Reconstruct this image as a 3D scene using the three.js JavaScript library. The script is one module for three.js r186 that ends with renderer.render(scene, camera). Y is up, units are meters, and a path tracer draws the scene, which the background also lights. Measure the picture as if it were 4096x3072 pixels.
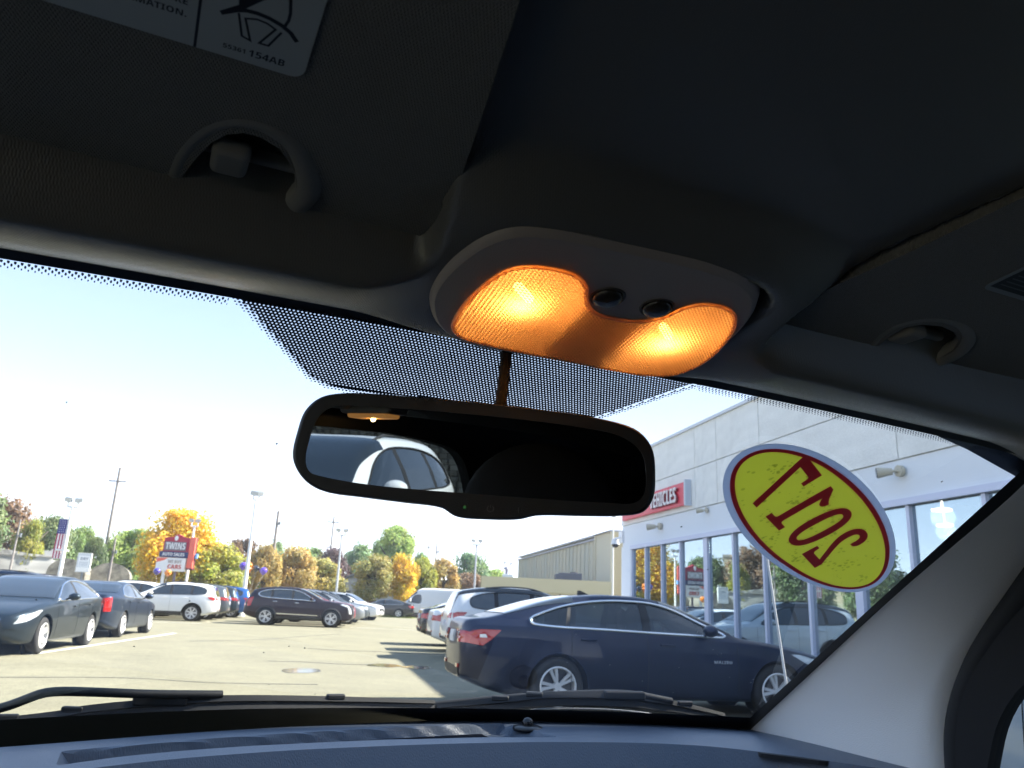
import * as THREE from 'three';
import { RoundedBoxGeometry } from 'three/addons/geometries/RoundedBoxGeometry.js';
import { TextGeometry } from 'three/addons/geometries/TextGeometry.js';
import { mergeGeometries, mergeVertices, toCreasedNormals } from 'three/addons/utils/BufferGeometryUtils.js';
import { FontLoader } from 'three/addons/loaders/FontLoader.js';
import { ImprovedNoise } from 'three/addons/math/ImprovedNoise.js';
import { Brush, Evaluator, SUBTRACTION } from 'three-bvh-csg';

// ---------------------------------------------------------------- camera, sky, sun, exposure
const D2R = Math.PI / 180;
const scene = new THREE.Scene();
const camera = new THREE.PerspectiveCamera(52.0, 4 / 3, 0.05, 900);
camera.rotation.order = 'YXZ';
camera.position.set(0, 1.25, 0);
camera.rotation.set(15.8 * D2R, 0, 2.6 * D2R);
camera.focus = 0.72;
camera.userData.fStop = 20;
scene.add(camera);

const renderer = new THREE.WebGLRenderer({ antialias: true });
renderer.toneMapping = THREE.LinearToneMapping;
renderer.toneMappingExposure = 4.45;
renderer.shadowMap.enabled = true;

const SUN_AZ = 73, SUN_EL = 41;                    // clockwise from -Z
const sunDir = new THREE.Vector3(Math.sin(SUN_AZ * D2R) * Math.cos(SUN_EL * D2R), Math.sin(SUN_EL * D2R), -Math.cos(SUN_AZ * D2R) * Math.cos(SUN_EL * D2R));
{
  const W = 512, H = 256, data = new Float32Array(W * H * 4), d = new THREE.Vector3();
  const lerp = THREE.MathUtils.lerp;
  for (let j = 0; j < H; j++) for (let i = 0; i < W; i++) {
    const lat = ((j + 0.5) / H - 0.5) * Math.PI, lon = ((i + 0.5) / W - 0.5) * 2 * Math.PI;
    d.set(Math.cos(lat) * Math.cos(lon), Math.sin(lat), Math.cos(lat) * Math.sin(lon));
    const up = Math.max(0, d.y), hz = Math.exp(-up * 6.6), c = Math.max(0, d.dot(sunDir));
    const glow = 0.10 * Math.pow(c, 6) + 0.22 * Math.pow(c, 60);
    const o = (j * W + i) * 4;
    data[o] = lerp(0.105, 0.66, hz) + glow;
    data[o + 1] = lerp(0.17, 0.70, hz) + glow * 0.97;
    data[o + 2] = lerp(0.29, 0.76, hz) + glow * 0.9;
    data[o + 3] = 1;
  }
  const sky = new THREE.DataTexture(data, W, H, THREE.RGBAFormat, THREE.FloatType);
  sky.mapping = THREE.EquirectangularReflectionMapping;
  sky.magFilter = THREE.LinearFilter; sky.minFilter = THREE.LinearFilter;
  sky.needsUpdate = true;
  scene.background = sky; scene.environment = sky;
}
const sun = new THREE.DirectionalLight(new THREE.Color(1.0, 0.95, 0.84), 4.9);
sun.position.copy(sunDir).multiplyScalar(150).add(new THREE.Vector3(0, 0, -40));
sun.target.position.set(0, 0, -40);
sun.castShadow = true;
sun.shadow.camera.left = -110; sun.shadow.camera.right = 110; sun.shadow.camera.top = 110; sun.shadow.camera.bottom = -110;
sun.shadow.camera.far = 400; sun.shadow.mapSize.set(4096, 4096); sun.shadow.radius = 1.2;
scene.add(sun, sun.target);

// ---------------------------------------------------------------- helpers
let seed = 7;
const rnd = () => { seed = (seed + 0x6d2b79f5) | 0; let t = Math.imul(seed ^ (seed >>> 15), 1 | seed); t = (t + Math.imul(t ^ (t >>> 7), 61 | t)) ^ t; return ((t ^ (t >>> 14)) >>> 0) / 4294967296; };
const rr = (a, b) => a + (b - a) * rnd();
const noise = new ImprovedNoise();
const V3 = (x, y, z) => new THREE.Vector3(x, y, z);
const lerp = THREE.MathUtils.lerp, clamp = THREE.MathUtils.clamp, sstep = (x, a, b) => THREE.MathUtils.smoothstep(x, a, b);
const names = {};
function numbered(n) { names[n] = (names[n] ?? -1) + 1; return names[n] ? n + '_' + String(names[n]).padStart(3, '0') : n; }
function lin(r, g, b) { return new THREE.Color().setRGB(r, g, b); }
function std(color, rough = 0.6, extra = {}) { return new THREE.MeshStandardMaterial({ color, roughness: rough, ...extra }); }
function phys(color, rough = 0.6, extra = {}) { return new THREE.MeshPhysicalMaterial({ color, roughness: rough, ...extra }); }
function tag(o, label, category, group, kind) {
  if (label) o.userData.label = label;
  if (category) o.userData.category = category;
  if (group) o.userData.group = group;
  if (kind) o.userData.kind = kind;
  return o;
}
function shadows(m) { m.castShadow = true; m.receiveShadow = true; return m; }
function thing(name, label, category, pos = [0, 0, 0], yaw = 0, group) {
  const o = new THREE.Group(); o.name = numbered(name);
  o.position.set(...pos); o.rotation.y = yaw;
  scene.add(o);
  return tag(o, label, category, group);
}
function clean(g) {                                   // only position / normal / uv / colour, not indexed
  if (g.index) g = g.toNonIndexed();
  for (const k of Object.keys(g.attributes)) if (!['position', 'normal', 'uv'].includes(k)) g.deleteAttribute(k);
  if (!g.attributes.uv) g.setAttribute('uv', new THREE.BufferAttribute(new Float32Array(g.attributes.position.count * 2), 2));
  if (!g.attributes.normal) g.computeVertexNormals();
  g.morphAttributes = {}; g.clearGroups();
  return g;
}
function merge(list) { return list.length === 1 ? list[0] : mergeGeometries(list.map(clean)); }
function part(parent, name, geo, mat, label) {
  const m = shadows(new THREE.Mesh(Array.isArray(geo) ? merge(geo) : geo, mat));
  m.name = name; if (label) m.userData.label = label;
  parent.add(m); return m;
}
function solo(name, geo, mat, label, category, group, kind) {       // a thing of a single mesh
  const m = shadows(new THREE.Mesh(Array.isArray(geo) ? merge(geo) : geo, mat));
  m.name = numbered(name); scene.add(m); return tag(m, label, category, group, kind);
}
function box(w, h, d, x = 0, y = 0, z = 0, ry = 0) { const g = new THREE.BoxGeometry(w, h, d); if (ry) g.rotateY(ry); g.translate(x, y, z); return g; }
function rbox(w, h, d, r, x = 0, y = 0, z = 0) { const g = new RoundedBoxGeometry(w, h, d, 2, r); g.translate(x, y, z); return g; }
function cyl(r0, r1, h, x = 0, y = 0, z = 0, seg = 16) { const g = new THREE.CylinderGeometry(r1, r0, h, seg); g.translate(x, y + h / 2, z); return g; }
function rod(a, b, r, r2 = r, seg = 10) {
  a = V3(...a); b = V3(...b); const L = a.distanceTo(b), g = new THREE.CylinderGeometry(r2, r, L, seg);
  g.applyQuaternion(new THREE.Quaternion().setFromUnitVectors(V3(0, 1, 0), b.clone().sub(a).normalize()));
  g.translate((a.x + b.x) / 2, (a.y + b.y) / 2, (a.z + b.z) / 2); return g;
}
function tube(pts, r, seg = 8, closed = false, n = 0) {
  const c = new THREE.CatmullRomCurve3(pts.map((p) => (p.isVector3 ? p : V3(...p))), closed, 'centripetal');
  return new THREE.TubeGeometry(c, n || pts.length * 5, r, seg, closed);
}
function pw(x, pts) {                                  // smooth (monotone cubic) curve through [x, y] points
  const n = pts.length;
  if (x <= pts[0][0]) return pts[0][1];
  if (x >= pts[n - 1][0]) return pts[n - 1][1];
  let i = 0; while (x > pts[i + 1][0]) i++;
  const s = (k) => (pts[k + 1][1] - pts[k][1]) / (pts[k + 1][0] - pts[k][0]);
  const m = (k) => { if (k === 0) return s(0); if (k === n - 1) return s(n - 2); const a = s(k - 1), b = s(k); return a * b <= 0 ? 0 : (2 * a * b) / (a + b); };
  const h = pts[i + 1][0] - pts[i][0], t = (x - pts[i][0]) / h, t2 = t * t, t3 = t2 * t;
  return (2 * t3 - 3 * t2 + 1) * pts[i][1] + (t3 - 2 * t2 + t) * h * m(i) + (-2 * t3 + 3 * t2) * pts[i + 1][1] + (t3 - t2) * h * m(i + 1);
}
// a sheet through a function (i/nu, j/nv) -> [x, y, z]; uv in metres where mu, mv give its size
function sheet(nu, nv, f, mu = 1, mv = 1) {
  const p = [], uv = [], ix = [];
  for (let j = 0; j <= nv; j++) for (let i = 0; i <= nu; i++) { p.push(...f(i / nu, j / nv)); uv.push((i / nu) * mu, (j / nv) * mv); }
  for (let j = 0; j < nv; j++) for (let i = 0; i < nu; i++) { const a = j * (nu + 1) + i; ix.push(a, a + 1, a + nu + 2, a, a + nu + 2, a + nu + 1); }
  const g = new THREE.BufferGeometry();
  g.setAttribute('position', new THREE.Float32BufferAttribute(p, 3));
  g.setAttribute('uv', new THREE.Float32BufferAttribute(uv, 2));
  g.setIndex(ix); g.computeVertexNormals(); return g;
}
// a flat outline with thickness: pts in 2D, mapped to 3D by f(x, y, d) with d = 0 (front) .. 1 (back)
function slab(pts, f, holes = [], steps = 0) {
  const ptsV = pts.map((p) => new THREE.Vector2(...p)), hs = holes.map((h) => h.map((p) => new THREE.Vector2(...p)));
  if (THREE.ShapeUtils.isClockWise(ptsV)) ptsV.reverse();
  for (const h of hs) if (!THREE.ShapeUtils.isClockWise(h)) h.reverse();
  const tri = THREE.ShapeUtils.triangulateShape(ptsV, hs), all = ptsV.concat(...hs), pos = [], uv = [];
  const put = (p, d) => { pos.push(...f(p.x, p.y, d)); uv.push(p.x, p.y); };
  const split = (a, b, c, n) => {
    if (n <= 0) { put(a, 0); put(b, 0); put(c, 0); return; }
    const ab = a.clone().lerp(b, 0.5), bc = b.clone().lerp(c, 0.5), ca = c.clone().lerp(a, 0.5);
    split(a, ab, ca, n - 1); split(ab, b, bc, n - 1); split(ca, bc, c, n - 1); split(ab, bc, ca, n - 1);
  };
  for (const t of tri) { split(all[t[0]], all[t[1]], all[t[2]], steps); }
  for (const t of tri) { put(all[t[2]], 1); put(all[t[1]], 1); put(all[t[0]], 1); }
  for (const loop of [ptsV, ...hs]) for (let i = 0; i < loop.length; i++) {
    const a = loop[i], b = loop[(i + 1) % loop.length];
    put(a, 0); put(a, 1); put(b, 1); put(a, 0); put(b, 1); put(b, 0);
  }
  const g = new THREE.BufferGeometry();
  g.setAttribute('position', new THREE.Float32BufferAttribute(pos, 3));
  g.setAttribute('uv', new THREE.Float32BufferAttribute(uv, 2));
  g.computeVertexNormals();
  return g;
}
function smoothLoop(pts, n = 64) {
  const c = new THREE.CatmullRomCurve3(pts.map((p) => V3(p[0], p[1], 0)), true, 'centripetal');
  return c.getPoints(n).slice(0, n).map((p) => [p.x, p.y]);
}
// ---------------------------------------------------------------- textures
function grey(n, f, repeat) {
  const d = new Uint8Array(n * n * 4);
  for (let j = 0; j < n; j++) for (let i = 0; i < n; i++) { const v = clamp(f(i, j, n), 0, 1) * 255, o = (j * n + i) * 4; d[o] = d[o + 1] = d[o + 2] = v; d[o + 3] = 255; }
  const t = new THREE.DataTexture(d, n, n); t.magFilter = THREE.LinearFilter; t.minFilter = THREE.LinearMipmapLinearFilter; t.wrapS = t.wrapT = THREE.RepeatWrapping; t.generateMipmaps = true;
  if (repeat) t.repeat.set(repeat, repeat); t.needsUpdate = true; return t;
}
function rgbTex(n, f, repeat) {
  const d = new Uint8Array(n * n * 4);
  for (let j = 0; j < n; j++) for (let i = 0; i < n; i++) { const c = f(i, j, n), o = (j * n + i) * 4; for (let k = 0; k < 3; k++) d[o + k] = clamp(c[k], 0, 1) * 255; d[o + 3] = 255; }
  const t = new THREE.DataTexture(d, n, n); t.magFilter = THREE.LinearFilter; t.minFilter = THREE.LinearMipmapLinearFilter; t.wrapS = t.wrapT = THREE.RepeatWrapping; t.colorSpace = THREE.SRGBColorSpace; t.generateMipmaps = true;
  if (repeat) t.repeat.set(repeat, repeat); t.needsUpdate = true; return t;
}
// noise that tiles: period in lattice cells
function tile(i, j, n, cells, z = 0) {
  const x = (i / n) * cells, y = (j / n) * cells, fx = i / n, fy = j / n;
  const q = (a, b) => noise.noise(a + 0.37, b + 0.71, z);
  return lerp(lerp(q(x, y), q(x - cells, y), fx), lerp(q(x, y - cells), q(x - cells, y - cells), fx), fy);
}
function again(t, r) { const c = t.clone(); c.repeat.set(r, r); c.needsUpdate = true; return c; }
function canvasTex(w, h, draw, srgb = true) {
  const c = document.createElement('canvas'); c.width = w; c.height = h; draw(c.getContext('2d'), w, h);
  const t = new THREE.CanvasTexture(c); if (srgb) t.colorSpace = THREE.SRGBColorSpace; t.anisotropy = 8; return t;
}
const fontBold = await new FontLoader().loadAsync('fonts/droid/droid_sans_bold.typeface.json');
const fontSerif = await new FontLoader().loadAsync('fonts/droid/droid_serif_bold.typeface.json');
function text(s, size, depth, font = fontBold) { const g = new TextGeometry(s, { font, size, depth, curveSegments: 4, bevelEnabled: false }); g.computeBoundingBox(); return g; }

const T = {
  weave: grey(128, (i, j, n) => 0.5 + 0.28 * Math.sin((i / n) * 2 * Math.PI * 16 + ((j >> 3) % 2) * Math.PI) * Math.sin((j / n) * 2 * Math.PI * 16) + 0.3 * tile(i, j, n, 24) + 0.2 * (rnd() - 0.5)),
  grain: grey(256, (i, j, n) => 0.5 + 0.55 * tile(i, j, n, 40) + 0.35 * tile(i, j, n, 90, 3) + 0.1 * (rnd() - 0.5)),
  stone: grey(256, (i, j, n) => 0.5 + 0.5 * tile(i, j, n, 30) + 0.3 * tile(i, j, n, 70, 5) + 0.35 * (rnd() - 0.5)),
  blotch: grey(256, (i, j, n) => 0.5 + 0.5 * tile(i, j, n, 5) + 0.3 * tile(i, j, n, 13, 2) + 0.2 * tile(i, j, n, 33, 4)),
};
// ================================================================ ground
const asphaltTex = rgbTex(1024, (i, j, n) => {
  const m = tile(i, j, n, 6, 1) * 0.05 + tile(i, j, n, 23, 2) * 0.035 + tile(i, j, n, 90, 3) * 0.04, s = (rnd() - 0.5) * 0.13;
  const v = 0.455 + m + s; return [v * 1.03, v, v * 0.83];
});
asphaltTex.repeat.set(1 / 9, 1 / 9);
const asphalt = std(0xffffff, 0.93, { map: asphaltTex, bumpMap: (() => { const t = again(T.stone, 1); return t; })(), bumpScale: 0.003 });
{
  const g = new THREE.PlaneGeometry(1200, 1200, 1, 1); g.rotateX(-Math.PI / 2);
  const uv = g.attributes.uv; for (let i = 0; i < uv.count; i++) uv.setXY(i, uv.getX(i) * 1200, uv.getY(i) * 1200);
  solo('ground', g, std(lin(0.16, 0.16, 0.075), 1, { map: again(T.blotch, 0.05) }), 'flat ground beyond the car lot', null, null, 'structure');
}
function patchXZ(pts, y) { return slab(pts, (x, z, d) => [x, y - d * 0.002, -z]); }      // pts as [x, -z]
{
  // the asphalt of the lot
  const g = new THREE.PlaneGeometry(150, 118, 1, 1); g.rotateX(-Math.PI / 2); g.translate(-22, 0.006, -13);
  const uv = g.attributes.uv; for (let i = 0; i < uv.count; i++) uv.setXY(i, uv.getX(i) * 150, uv.getY(i) * 118);
  solo('parking_lot', g, asphalt, 'sunlit tan asphalt of the car lot', null, null, 'structure');
}
// U runs along the showroom wall (away from the camera), N is its outward normal
const AZB = -12.2 * D2R, U = V3(Math.sin(AZB), 0, -Math.cos(AZB)), N = V3(-Math.cos(AZB), 0, -Math.sin(AZB)), P0 = V3(6.2, 0, -10.5);
const WALLYAW = -Math.PI / 2 - AZB;                       // a group with this turn has +x along -U and +z along N
const lineMat = std(lin(0.72, 0.72, 0.68), 0.8, { roughnessMap: T.blotch, bumpMap: T.stone, bumpScale: 0.001 });
function stripe(a, b, w, y = 0.011) {
  const A = V3(a[0], 0, a[1]), B = V3(b[0], 0, b[1]), s = B.clone().sub(A).normalize(), c = V3(-s.z, 0, s.x).multiplyScalar(w / 2);
  const P = [A.clone().add(c), B.clone().add(c), B.clone().sub(c), A.clone().sub(c)];
  return slab(P.map((p) => [p.x, -p.z]), (x, z, d) => [x, y - d * 0.003, -z]);
}
solo('road_marking', stripe([-8.75, -15.55], [-10.15, -25.9], 0.12), lineMat, 'long white painted bay line beside the dark grey saloon', null, null, 'structure');
for (const [a, b] of [[[-16.5, -36.6], [-11.9, -37.6]], [[-17.2, -33.9], [-12.6, -34.9]], [[-7.0, -38.4], [-3.9, -39.1]]])
  solo('road_marking', stripe(a, b, 0.11), lineMat, 'short white painted bay line between parked cars', null, null, 'structure');
// water standing in shallow dips
const wet = phys(lin(0.10, 0.105, 0.1), 0.06, { ior: 1.33 });
for (const [x, z, w, d, s] of [[-3.45, -14.8, 0.42, 0.62, 1], [-2.3, -16.8, 0.4, 0.5, 2], [-1.62, -16.7, 0.36, 0.42, 3]]) {
  const pts = []; for (let k = 0; k < 26; k++) { const a = (k / 26) * 2 * Math.PI, r = 0.8 + 0.28 * noise.noise(Math.cos(a) * 1.6 + s * 9, Math.sin(a) * 1.6, s); pts.push([x + Math.cos(a) * w * r, -(z + Math.sin(a) * d * r)]); }
  solo('puddle', slab(pts, (px, pz, dd) => [px, 0.0125 - dd * 0.003, -pz]), wet, 'small bright puddle on the dry asphalt', null, null, 'structure');
}
// thin tar lines over cracks
const tar = std(lin(0.075, 0.072, 0.07), 0.7);
for (const [pts, w] of [[[[-4.9, -21.2], [-4.0, -21.0], [-3.0, -21.25], [-2.0, -21.1], [-1.2, -21.2]], 0.05], [[[-4.6, -16.6], [-3.9, -16.75], [-3.1, -16.7], [-2.6, -16.85]], 0.05], [[[-7, -11.6], [-5.5, -12.3], [-4.1, -12.2], [-2.7, -12.6]], 0.03], [[[-8.2, -22], [-7.0, -24.5], [-6.6, -27.5], [-5.9, -30.5]], 0.04]]) {
  const c = new THREE.CatmullRomCurve3(pts.map((p) => V3(p[0], 0, p[1]))), q = c.getPoints(40), L = [], R = [];
  q.forEach((p, i) => { const t = c.getTangent(i / 40), s = V3(-t.z, 0, t.x).multiplyScalar(w * (0.6 + 0.5 * noise.noise(i * 0.3, w * 90, 1))); L.push([p.x + s.x, -(p.z + s.z)]); R.push([p.x - s.x, -(p.z - s.z)]); });
  solo('crack_sealant', slab(L.concat(R.reverse()), (x, z, d) => [x, 0.0105 - d * 0.003, -z]), tar, 'dark tar line over a crack in the asphalt', null, null, 'structure');
}
solo('grass', (() => { const g = []; for (let k = 0; k < 5200; k++) { const x = rr(-13.6, -7.4), z = -rr(66.5, 71.6), h = rr(0.05, 0.13), a = rr(0, 6.28); const q = new THREE.BufferGeometry(); q.setAttribute('position', new THREE.Float32BufferAttribute([x - 0.06 * Math.cos(a), 0.005, z - 0.06 * Math.sin(a), x + 0.06 * Math.cos(a), 0.005, z + 0.06 * Math.sin(a), x + 0.03 * Math.sin(a), h, z], 3)); q.setAttribute('uv', new THREE.Float32BufferAttribute([0, 0, 1, 0, 0, 1], 2)); q.computeVertexNormals(); g.push(q); } g.push(box(6.6, 0.02, 5.4, -10.5, 0.012, -69)); return g; })(),
  std(lin(0.14, 0.17, 0.03), 1), 'strip of yellowing grass in front of the brown fence', 'grass', null, 'stuff');

// ================================================================ showroom
const concreteTex = rgbTex(512, (i, j, n) => { const v = 0.88 + tile(i, j, n, 4, 7) * 0.05 + tile(i, j, n, 19, 8) * 0.035 + (rnd() - 0.5) * 0.06, st = Math.max(0, tile(i, j >> 3, n, 26, 11)) * 0.06; return [v - st, v - st, (v - st) * 0.985]; });
concreteTex.repeat.set(0.3, 0.3);
const concrete = std(0xffffff, 0.85, { map: concreteTex, bumpMap: T.stone, bumpScale: 0.002 });
const concreteLow = std(lin(0.72, 0.75, 0.79), 0.85, { bumpMap: T.stone, bumpScale: 0.002 });
const frameMat = std(lin(0.56, 0.59, 0.72), 0.4, { metalness: 0.15 });
const storeGlass = phys(lin(0.50, 0.62, 0.68), 0.0, { metalness: 1, transparent: true, opacity: 0.62 });   // solar glass: mirrors the lot, lets a little of the room through
{
  const b = thing('showroom', 'white concrete car showroom with tall mirrored windows and a red sign', 'building', [P0.x, 0, P0.z], WALLYAW);
  // local: +x along the wall towards the viewer (t = -x runs away), +z out of the wall towards the lot
  const X0 = -16, X1 = 13.1, ROOF = 5.6, bt = (w, h, d, t, y, z) => box(w, h, d, -t, y, z), MID = (X0 + X1) / 2, LEN = X1 - X0;
  const vertical = [-16, -12.4, -8.6, -4.9, -1.9, 1.264, 5.253, 7.112, 8.219, 10.7, 13.1];
  const dark = std(lin(0.2, 0.2, 0.2), 0.9), rows = [[3.665, 4.62], [4.635, ROOF]];
  for (let k = 0; k < vertical.length - 1; k++) for (const [y0, y1] of rows) {
    const w = vertical[k + 1] - vertical[k] - 0.018, t = (vertical[k] + vertical[k + 1]) / 2;
    part(b, 'wall_panel', rbox(w, y1 - y0, 0.2, 0.006, -t, (y0 + y1) / 2, -0.07), concrete);
  }
  part(b, 'wall', bt(LEN - 0.02, ROOF - 3.2, 0.12, MID, (ROOF + 3.1) / 2, -0.24), dark);
  part(b, 'parapet_cap', bt(LEN + 0.06, 0.07, 0.34, MID, ROOF + 0.037, -0.1), std(lin(0.55, 0.58, 0.62), 0.5, { metalness: 0.3 }));
  part(b, 'fascia', bt(LEN, 3.655 - 3.06, 0.2, MID, (3.655 + 3.06) / 2, -0.1), concreteLow);
  part(b, 'corner_pier', bt(0.72, 3.056, 0.3, 12.74, 1.528, -0.12), concreteLow);
  part(b, 'plinth', bt(LEN - 0.724, 0.32, 0.22, (X0 + 12.376) / 2, 0.16, -0.1), concreteLow);
  part(b, 'end_wall', bt(0.2, ROOF - 0.02, 14, 12.98, ROOF / 2, -7.36), concrete);
  part(b, 'roof', bt(LEN - 0.4, 0.2, 14, MID, 5.2, -7.35), std(lin(0.3, 0.3, 0.3), 0.9));
  part(b, 'back_wall', bt(LEN - 0.4, 5.0, 0.2, MID, 2.55, -13.9), std(lin(0.1, 0.1, 0.1), 0.9));
  part(b, 'floor', bt(LEN - 0.4, 0.1, 13.4, MID, 0.09, -7.1), std(lin(0.09, 0.09, 0.09), 0.3));
  part(b, 'side_wall', bt(0.2, 5.0, 13.4, X0 + 0.15, 2.55, -7.1), std(lin(0.4, 0.4, 0.4), 0.9));
  // taller entrance block beside the viewer's own car
  part(b, 'entrance_tower', bt(9.2, 4.6, 7, -11.5, 7.96, -3.62), concrete);
  part(b, 'frame_head', bt(12.36 - X0, 0.1, 0.14, (12.36 + X0) / 2, 3.008, 0.0), frameMat);
  part(b, 'frame_sill', bt(12.36 - X0, 0.09, 0.14, (12.36 + X0) / 2, 0.367, 0.0), frameMat);
  const mull = [12.33, 11.336, 10.254, 9.14, 7.787, 6.506, 5.303, 3.817, 2.44, 1.184, -0.25, -1.8, -3.3, -4.9, -6.5, -8.1, -9.7, -11.3, -12.9, -14.5];
  const wide = new Set([7.787, 2.44, -3.3, -9.7]);
  mull.forEach((x, k) => {
    const w = wide.has(x) ? 0.19 : 0.07;
    part(b, 'mullion', bt(w, 2.54, 0.07, x, 1.685, -0.012), frameMat);
    if (k < mull.length - 1) {
      const c = mull[k + 1] + (wide.has(mull[k + 1]) ? 0.095 : 0.035), a = x - w / 2;
      part(b, 'window_pane', bt(a - c - 0.004, 2.53, 0.006, (a + c) / 2, 1.685, -0.04), storeGlass);
    }
  });
  part(b, 'sign_panel', rbox(4.3, 0.56, 0.1, 0.02, -(8.49 + 2.17), 4.06, 0.085), std(lin(0.62, 0.025, 0.05), 0.35));
  part(b, 'sign_frame', bt(0.07, 0.62, 0.16, 8.45, 4.06, 0.115), std(lin(0.5, 0.55, 0.62), 0.4));
  {
    const h = text('VEHICLES', 0.36, 0.05), k = 1.64 / h.boundingBox.max.x; h.scale(k, 1, 1);
    const edge = part(b, 'letter_edge', h, std(lin(0.22, 0.02, 0.03), 0.5)), face = part(b, 'lettering', h, std(lin(0.74, 0.7, 0.7), 0.5));
    face.position.set(-10.6, 3.89, 0.15); edge.position.set(-10.57, 3.868, 0.133);
  }
  // lamps and a camera fixed to the wall
  const beige = std(lin(0.5, 0.46, 0.36), 0.5), lens = std(lin(0.1, 0.1, 0.1), 0.1);
  for (const [t, y, s] of [[10.25, 3.42, 1], [7.62, 3.56, 0.7], [1.22, 3.47, 1]]) {
    const o = part(b, 'floodlight', [rod([0, 0, 0.03], [0, 0, 0.09 * s], 0.09 * s), rod([0, 0, 0.06 * s], [-0.03 * s, -0.01, 0.20 * s], 0.02 * s), rod([-0.03 * s, -0.01, 0.16 * s], [-0.15 * s, -0.03 * s, 0.34 * s], 0.05 * s, 0.085 * s, 14)], beige);
    o.position.set(-t, y, 0);
    part(o, 'lamp_glass', rod([-0.15 * s, -0.03 * s, 0.34 * s], [-0.156 * s, -0.031 * s, 0.35 * s], 0.078 * s, 0.074 * s, 14), lens);
  }
  const cam = part(b, 'security_camera', [rod([-13.1, 3.32, 0.05], [-13.42, 3.32, 0.1], 0.04), cyl(0.13, 0.1, 0.16, -13.44, 3.16, 0.1), box(0.3, 0.34, 0.06, -13.13, 3.35, 0.03)], std(lin(0.75, 0.76, 0.78), 0.4));
  part(cam, 'camera_dome', new THREE.SphereGeometry(0.105, 16, 10, 0, 6.3, Math.PI / 2, Math.PI / 2).translate(-13.44, 3.16, 0.1), std(lin(0.02, 0.02, 0.025), 0.1));
  for (const [t, y, z] of [[3.27, 3.26, -2.4], [6.2, 3.41, -5.0]]) {
    part(b, 'ceiling_lamp', [cyl(0.17, 0.17, 0.03, -t, y, z, 24), rod([-t, y + 0.02, z], [-t, 5.1, z], 0.008)], std(lin(0.8, 0.8, 0.8), 0.5, { emissive: lin(1, 0.96, 0.88), emissiveIntensity: 3 }));
    const pl = new THREE.PointLight(lin(1, 0.95, 0.86), 0.8, 0, 2); pl.position.set(-t, y - 0.12, z); pl.shadow.radius = 10; pl.castShadow = true; pl.name = 'ceiling_lamp_light'; b.add(pl);
  }
}
// ================================================================ beige warehouse and low block beyond
const tin = std(lin(0.50, 0.47, 0.37), 0.75, { bumpMap: again(T.stone, 0.5), bumpScale: 0.004 });
{
  const a = V3(8.95, 0, -66), c = V3(2.0, 0, -108), dir = c.clone().sub(a), L = dir.length(); dir.normalize();
  const b = thing('warehouse', 'tall beige metal warehouse standing behind the low block', 'building', [c.x, 0, c.z], Math.atan2(dir.z, -dir.x));
  // local +x towards the viewer, +z towards the lot (left)
  const tinB = std(lin(0.53, 0.49, 0.38), 0.8), tinC = std(lin(0.47, 0.46, 0.38), 0.75);
  const n = 26, w = (L - 4.5) / n;
  for (let k = 0; k < n; k++) { const x = w * (k + 0.5); part(b, 'wall_panel', [box(w - 0.04, 7.3, 0.1, x, 3.65, -0.05), box(0.09, 7.3, 0.07, x - w / 2 + 0.05, 3.65, 0.036)], [tin, tinC, tin, tinB][(k * 7) % 4]); }
  part(b, 'end_bay', [box(4.4, 7.62, 0.2, L - 2.2, 3.81, 0.12), box(0.3, 7.62, 0.3, L - 4.45, 3.81, 0.2)], tinB);
  part(b, 'end_wall', box(0.2, 7.62, 20, L - 0.11, 3.81, -9.99), std(lin(0.50, 0.42, 0.27), 0.8));
  part(b, 'roof', box(L, 0.14, 20, L / 2, 7.7, -9.8), std(lin(0.42, 0.42, 0.46), 0.5));
  part(b, 'gutter', [box(L - 4.6, 0.14, 0.2, L / 2 - 2.3, 7.36, 0.1), box(4.6, 0.06, 0.4, L - 2.25, 7.66, 0.26)], std(lin(0.3, 0.3, 0.36), 0.5));
}
{
  const b = thing('low_block', 'long low beige flat roofed block in front of the warehouse', 'building', [3.2, 0, -62], 0);
  const cream = std(lin(0.52, 0.47, 0.32), 0.85, { map: again(T.blotch, 0.3) });
  part(b, 'fascia', [box(9.9, 1.02, 0.3, 0.1, 2.92, 0.15)], std(lin(0.5, 0.45, 0.30), 0.8));
  part(b, 'wall', [box(9.7, 2.42, 0.2, 0, 1.21, -0.6)], std(lin(0.62, 0.6, 0.5), 0.85));
  part(b, 'side_wall', box(0.2, 3.4, 8, -4.83, 1.7, -4.2), cream); part(b, 'side_wall', box(0.2, 3.4, 3.4, 4.9, 1.7, -1.9), cream);
  part(b, 'roof', [box(9.6, 0.12, 8, 0, 3.3, -4.2)], std(lin(0.4, 0.38, 0.33), 0.9));
  part(b, 'soffit', [box(9.7, 0.06, 0.6, 0, 2.39, -0.2)], std(lin(0.6, 0.58, 0.5), 0.8));
  for (const x of [-3.2, -0.1, 2.9]) part(b, 'door', [box(0.9, 2.0, 0.06, x, 1.0, -0.47)], std(lin(0.2, 0.19, 0.18), 0.5));
  part(b, 'drainpipe', [rod([1.2, 0, -0.42], [1.2, 2.38, -0.42], 0.06)], std(lin(0.2, 0.18, 0.15), 0.6));
}
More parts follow.
